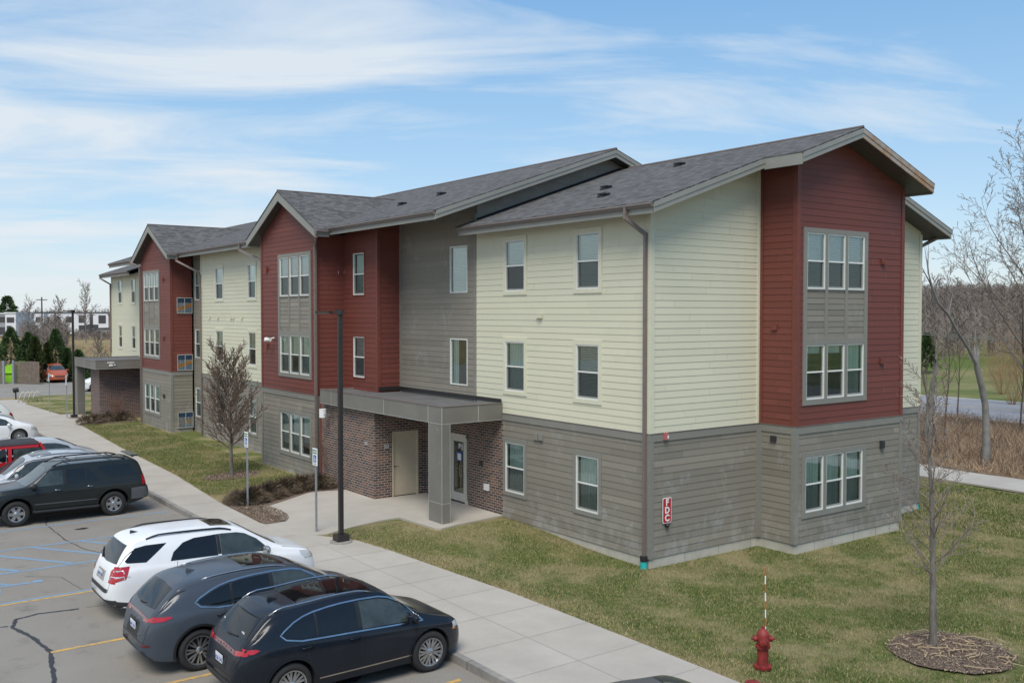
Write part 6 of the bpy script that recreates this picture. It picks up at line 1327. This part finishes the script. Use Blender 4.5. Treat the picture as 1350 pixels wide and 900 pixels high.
# distant white townhouses
fwh = Vector((math.cos(yaw), math.sin(yaw), 0)); rth = Vector((math.sin(yaw), -math.cos(yaw), 0))
def town(px0, px1, dp, hh, label, mat, wins, zt=0, roof='far dark'):
    a, b = pos(px0, dp), pos(px1, dp); t = empty('townhouse', tuple((a+b)/2), 0, label, 'house', 'white townhouses on the horizon'); o = (a+b)/2; u = (b-a).normalized(); n = Vector((u.y,-u.x,0)); 
    if n.dot(fwh) > 0: n = -n
    w = (b-a).length/2; m = MB(); m.mat(mat); m.obox((0-n.x*5,-n.y*5,hh/2), u*w, n*5, Z*hh/2); m.build('wall', None, t); m = MB(); m.mat('far white wall' if roof == 'w' else roof); m.obox((-n.x*5,-n.y*5,hh+.15), u*(w+.2), n*5.2, Z*.15); m.build('roof', None, t)
    for (f_, z, ww, wh) in wins: c_ = u*(f_*2-1)*w; m = MB(); m.mat('far dark'); m.obox(tuple(c_+n*.05+Z*z), u*ww/2, n*.06, Z*wh/2); m.build('window', None, t)
town(-14, 7, 265, 6.1, 'grey-walled townhouse with a flat white roof at the left edge', 'far grey wall', [(.75,4.6,2.2,1.5),(.8,1.5,1.5,2)], roof='w')
town(7, 21, 263, 6.3, 'white townhouse with a dark window and door, second from the left edge', 'far white wall', [(.5,4.5,2.0,1.4),(.35,1.6,1.2,2.6)], roof='w')
town(22, 58, 290, 6.4, 'long white townhouse row behind the brown scrub', 'far white wall', [(.2,4.5,1.5,1.5),(.5,4.4,1.5,1.5),(.8,4.4,1.5,1.5),(.3,1.6,1.2,2),(.7,1.6,1.2,2)])
town(58, 98, 292, 6.4, 'white townhouse row behind the far lamp post', 'far white wall', [(.1,4.4,1.8,1.6),(.45,4.4,1.8,1.6),(.82,4.4,1.8,1.8),(.6,1.6,1.2,2)])
town(98, 143, 288, 6.4, 'white townhouse row with tall brown window bays beside the building', 'far white wall', [(.22,4.6,1.8,2.2),(.22,1.8,1.8,1.8),(.5,4.0,1.0,4.2),(.5,1.6,4.2,2.6),(.82,4.5,2.2,2.4)])
town(143, 150, 275, 5.8, 'narrow brown-grey townhouse end touching the building corner', 'far brown', [])
town(128, 146, 262, 2.0, 'low grey shed roof in front of the townhouses', 'far grey wall', [])
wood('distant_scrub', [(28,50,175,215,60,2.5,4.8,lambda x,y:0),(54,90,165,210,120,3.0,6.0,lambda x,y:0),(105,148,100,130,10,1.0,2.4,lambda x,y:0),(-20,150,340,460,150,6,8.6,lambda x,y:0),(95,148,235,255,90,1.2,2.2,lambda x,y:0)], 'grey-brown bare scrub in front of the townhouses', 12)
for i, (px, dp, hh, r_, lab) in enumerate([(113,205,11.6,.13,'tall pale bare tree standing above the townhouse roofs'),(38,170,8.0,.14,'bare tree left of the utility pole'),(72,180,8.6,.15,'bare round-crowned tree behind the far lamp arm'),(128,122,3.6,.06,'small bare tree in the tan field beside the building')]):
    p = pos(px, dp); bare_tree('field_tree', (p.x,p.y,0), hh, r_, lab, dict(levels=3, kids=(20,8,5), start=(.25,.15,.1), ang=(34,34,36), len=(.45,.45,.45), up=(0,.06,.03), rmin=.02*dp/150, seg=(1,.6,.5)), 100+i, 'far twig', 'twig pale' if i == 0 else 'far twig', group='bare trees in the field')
p = pos(10, 300); t = empty('evergreen_tree', (p.x,p.y,0), 0, 'dark rounded evergreen above the leftmost townhouse', 'tree'); m = MB(); m.mat('evergreen leaf'); leafy(m, (0,0,2), 4.5, 9.5, 900, 1.2, random.Random(8)); m.build('crown', None, t)
def pole(px, dp, hh, label):
    p = pos(px, dp); t = empty('utility_pole', (p.x,p.y,0), 0, label, 'utility pole', 'utility poles'); m = MB(); m.mat('twig brown'); m.tube([(0,0,-.2),(0,0,hh)], [.22,.14], 8); m.build('pole', None, t); m = MB(); m.mat('twig brown'); m.obox((0,0,hh-.6), rth*1.2, fwh*.08, Z*.09); m.build('crossarm', None, t)
pole(55.5, 210, 9.9, 'thin utility pole rising above the townhouses')
tufts('field_grass', ['dead grass','dead grass','straw blade'], 70000, (-40,40,93,175), .3, .9, .05, lambda x, y: -.3, 'tan dry grass covering the field beyond the fence', 'grass', 5, .4)
# overhead wires over the road
m = MB(); m.mat('metal satin')
for dz, w_ in ((0,.045),(.5,.03),(-5.6,.02)):
    a, b = pos(1150,88,0), pos(1420,80,0); pts = []
    for i in range(21): t = i/20; q = a.lerp(b,t); pts.append((q.x,q.y,4.95+dz*.35+(1.0 if dz > -1 else -0.9)*0-.9*t+(-2.2 if dz < -1 else 0)-.25*math.sin(math.pi*t)))
    m2 = MB(); m2.mat('metal satin'); m2.tube(pts, w_, 4); tag(m2.build('overhead_wire'), {0:'upper overhead wire crossing in front of the wood',.5:'thicker paired overhead wire just beneath the upper one',-5.6:'faint lower wire crossing low in front of the wood'}[dz], 'wire', 'overhead wires')
# pale building in the wood
p = pos(1340, 175); t = empty('hill_building', (p.x,p.y,0), 0, 'pale flat-roofed building half hidden in the wood at the right edge', 'building'); m = MB(); m.mat('grey box'); m.obox((0,0,4.0), rth*3.6, fwh*4, Z*4.2); m.build('wall', None, t); m = MB(); m.mat('far dark'); m.obox(tuple(rth*-1.3+fwh*-4.02+Z*7.2), rth*.35, fwh*.05, Z*.4); m.build('window', None, t); m = MB(); m.mat('far grey wall'); m.obox((0,0,8.28), rth*3.75, fwh*4.15, Z*.1); m.build('roof', None, t)

# ================================================================ STREET FURNITURE
def lamp_post(loc, hh, armdir, label, foot=.1):
    t = empty('lamp_post', loc, 0, label, 'lamp post', 'bronze parking lot lamp posts'); m = MB(); m.mat('pole bronze'); s_ = .057; m.box((-s_,-s_,0),(s_,s_,hh)); m.build('pole', None, t)
    m = MB(); m.mat('pole bronze'); m.prism([(-.17,-.17,.03),(.17,-.17,.03),(.17,.17,.03),(-.17,.17,.03)], (0,0,.19)); m.build('base_cover', None, t)
    m = MB(); m.mat('curb concrete'); m.lathe([(.001,.05),(.30,.05),(.31,.03),(.31,-.3)], (0,0,0), (0,0,1), 24); m.build('footing', None, t)
    d = Vector(armdir).normalized(); n = d.cross(Z); m = MB(); m.mat('pole bronze'); m.obox(d*.15+Z*(hh-.05), d*.13, n*.022, Z*.022); m.obox(Z*(hh-.04), d*.09, n*.09, Z*.06); m.build('arm', None, t)
    m = MB(); m.mat('pole bronze'); m.obox(d*.46+Z*(hh-.04), d*.21, n*.15, Z*.028); m.mat('lens clear'); m.obox(d*.48+Z*(hh-.071), d*.14, n*.10, Z*.005); m.build('lamp_head', None, t); return t
lamp_post((-5.35,6.55,.14), 6.37, (-.6,.8,0), 'bronze square lamp post with one lamp head beside the entry walk')
lamp_post((-4.48,43.9,.18), 6.42, (-.45,.9,0), 'bronze square lamp post beside the far brick entrance')
def acc_sign(loc, label, hz=2.45, rz=0.0, small=False):
    t = empty('handicap_sign', loc, rz, label, 'sign', 'reserved parking signs'); m = MB(); m.mat('galvanised'); m.box((-.02,-.035,0),(.02,.035,hz-.02)); m.build('post', None, t)
    m = MB(); m.mat('sign white'); m.box((-.035,-.155,hz-.50),(-.022,.155,hz)); pl = m.build('plate', None, t)
    M_ = lambda y, z: frameM((-.037,y,z), (0,-1,0), Z)
    text_mesh('RESERVED', .062, 'lettering', 'sign green', pl, M_(0,hz-.07)); text_mesh('PARKING', .062, 'lettering', 'sign green', pl, M_(0,hz-.14))
    m = MB(); m.mat('sign blue'); m.box((-.039,-.09,hz-.40),(-.034,.09,hz-.20)); m.build('symbol_panel', None, pl)
    m = MB(); m.mat('sign white'); x = -.042
    arc = [(math.cos(R(a)), math.sin(R(a))) for a in range(150, 400, 20)]
    for (a0,b0),(a1,b1) in zip(arc, arc[1:]): m.tube([(x,-(.01-.045*a0),hz-.325+.045*b0),(x,-(.01-.045*a1),hz-.325+.045*b1)], .006, 4)
    m.tube([(x,.02,hz-.235),(x,.015,hz-.30),(x,-.03,hz-.305),(x,-.05,hz-.36)], .009, 4); m.build('symbol', None, pl)
    text_mesh('VAN ACCESSIBLE', .026, 'lettering', 'sign green', pl, M_(0,hz-.45)); return t
acc_sign((-5.38,8.08,.12), 'white reserved parking sign with blue wheelchair symbol on the grass beside the lamp post'); acc_sign((-5.65,12.75,.14), 'white reserved parking sign with blue wheelchair symbol in the shrub bed')
acc_sign((-4.75,44.5,.18), 'reserved parking sign just left of the far lamp post'); acc_sign((-4.95,48.6,.18), 'reserved parking sign nearest the bike rack')
# fire hydrant with its marker rod
t = empty('fire_hydrant', (-3.30,-6.25,.07), 0, 'dull red fire hydrant on the lawn beside the sidewalk', 'hydrant')
m = MB(); m.mat('hydrant red'); m.lathe([(.001,0),(.16,0),(.16,.045),(.105,.05),(.10,.08),(.098,.36),(.13,.365),(.13,.41),(.105,.415),(.11,.55),(.115,.60),(.10,.64),(.06,.69),(.03,.71),(.03,.75),(.001,.75)], (0,0,0), (0,0,1), 24); m.build('barrel', None, t, 'angle')
fv = Vector((-.62,-.78,0)); sv = Vector((.78,-.62,0))
m = MB(); m.mat('hydrant red'); m.lathe([(.06,.06),(.075,.10),(.085,.11),(.085,.165),(.06,.17),(.055,.185),(.03,.19),(.025,.22),(.001,.22)], (0,0,.50), fv, 18); m.build('pumper_cap', None, t, 'angle')
for s_ in (-1,1): m = MB(); m.mat('hydrant red'); m.lathe([(.04,.08),(.05,.12),(.058,.125),(.058,.165),(.035,.17),(.03,.185),(.022,.19),(.02,.215),(.001,.215)], (0,0,.53), sv*s_, 16); m.build('hose_cap', None, t, 'angle')
m = MB(); m.mat('hydrant red')
for k in range(8): a = k*math.pi/4; m.lathe([(.001,.41),(.013,.41),(.013,.43),(.001,.43)], (.118*math.cos(a),.118*math.sin(a),0), (0,0,1), 6)
m.build('bolts', None, t)
t = empty('hydrant_marker', (-3.16,-6.20,.07), 0, 'thin red and white striped marker rod behind the hydrant', 'marker rod')
for k in range(9): m = MB(); m.mat('marker orange' if k % 2 == 0 else 'sign white'); m.tube([(.0-.02*(k*.155),0,.40+k*.155),(-.02*((k+1)*.155),0,.40+(k+1)*.155)], .011, 6); m.build('stripe', None, t)
m = MB(); m.mat('metal satin'); m.tube([(0,0,-.05),(0,0,.41)], .008, 6); m.build('rod', None, t)
t = empty('valve_cap', (-4.22,-6.78,.14), 0, 'low red valve cap at the edge of the sidewalk, cut by the bottom edge', 'valve cap'); m = MB(); m.mat('hydrant red'); m.lathe([(.001,.06),(.10,.055),(.13,.03),(.13,-.05)], (0,0,0), (0,0,1), 18); m.build('lid', None, t, 'angle')
# fire department connection sign
t = empty('wall_sign', (.575,-.045,1.10), 0, 'red vertical sign with white letters FDC on the end wall', 'sign'); m = MB(); m.mat('sign white'); m.prism([(-.16,0,0),(-.13,0,-.03),(.13,0,-.03),(.16,0,0),(.16,0,.60),(.13,0,.63),(-.13,0,.63),(-.16,0,.60)],(0,-.006,0)); m.build('border', None, t); m = MB(); m.mat('sign red'); m.prism([(-.14,-.006,.01),(-.12,-.006,-.01),(.12,-.006,-.01),(.14,-.006,.01),(.14,-.006,.59),(.12,-.006,.61),(-.12,-.006,.61),(-.14,-.006,.59)],(0,-.004,0)); pl = m.build('plate', None, t)
for i, ch in enumerate('FDC'): text_mesh(ch, .23, 'letter', 'sign white', pl, frameM((0,-.013,.50-.20*i), X, Z), .001, .010)
# drain collars under the downspouts
for (x, y, z, lab) in ((-.10,.10,.02,'teal drain collar at the foot of the front corner downspout'),(12.38,.12,.02,'teal drain collar at the far right corner of the building')):
    t = empty('drain_collar', (x,y,z), 0, lab, 'drain collar', 'teal drain collars'); m = MB(); m.mat('teal plastic'); m.lathe([(.001,-.1),(.085,-.1),(.085,.14),(.001,.14)], (0,0,0), (0,0,1), 16); m.build('collar', None, t, 'angle'); m = MB(); m.mat('black plastic'); m.lathe([(.001,.14),(.095,.14),(.095,.27),(.06,.28),(.001,.28)], (0,0,0), (0,0,1), 16); m.build('adapter', None, t, 'angle')
# bike rack of hoops and a small post on the far walk
t = empty('bike_rack', (-4.6,57.0,.17), 0, 'rack of curved bicycle hoops on the far walk', 'bike rack')
for k in range(4):
    m = MB(); m.mat('door white'); x = -.5+k*.30; m.tube([(x-.32,0,0),(x-.12,0,.62),(x,0,.72),(x+.12,0,.62),(x+.34,0,0)], .035, 6); m.build('hoop', None, t, True)
t = empty('grill_post', (-5.1,60.0,.0), 0, 'small black post with a rounded top behind the bike rack', 'post'); m = MB(); m.mat('black plastic'); m.tube([(0,0,0),(0,0,.75)], .05, 8); m.build('post', None, t); m = MB(); m.mat('black plastic'); m.tube([(-.18,0,.80),(.18,0,.86)], .17, 10); m.build('head', None, t)
# wooden fence and green dumpster
def fence(px0, px1, dp, label):
    a, b = pos(px0, dp), pos(px1, dp-1); n = int((b-a).length/.15); t = empty('wooden_fence', tuple(a), 0, label, 'fence', 'wood fence panels'); u = (b-a)/n; m = MB(); m.mat('wood fence')
    for k in range(n): q = u*k; m.obox(tuple(q+Z*(1.05+rnd.uniform(-.02,.02))), u.normalized()*.065, fwh*.012, Z*1.0)
    m.build('pickets', None, t); m = MB(); m.mat('wood fence'); 
    for z in (.5,1.6): m.obox(tuple((b-a)/2+Z*z+fwh*.05), (b-a)/2, fwh*.03, Z*.05)
    m.build('rail', None, t)
fence(17, 52, 87, 'grey-brown wooden privacy fence right of the green dumpster'); fence(-10, 3.5, 87.5, 'grey-brown wooden fence at the left edge')
p = pos(10, 88.5); t = empty('dumpster', (p.x,p.y,0), 0, 'lime green dumpster in the fence gap', 'dumpster'); m = MB(); m.mat('lime green'); m.prism([tuple(rth*-1.1), tuple(rth*1.1), tuple(rth*1.1+Z*2.0), tuple(rth*-1.1+Z*1.2)], tuple(fwh*1.6)); m.build('bin', None, t); m = MB(); m.mat('lime green'); m.obox(tuple(rth*.0+Z*.9-fwh*.05), rth*.6, fwh*.06, Z*.06); m.build('lift_pocket', None, t)
for px in (4, 16.5): p = pos(px, 86.5); t = empty('gate_post', (p.x,p.y,0), 0, 'pale metal gate post %s of the green dumpster' % ('left' if px < 9 else 'right'), 'gate post', 'gate posts'); m = MB(); m.mat('galvanised'); m.tube([(0,0,0),(0,0,2.1)], .11, 8); m.build('post', None, t)
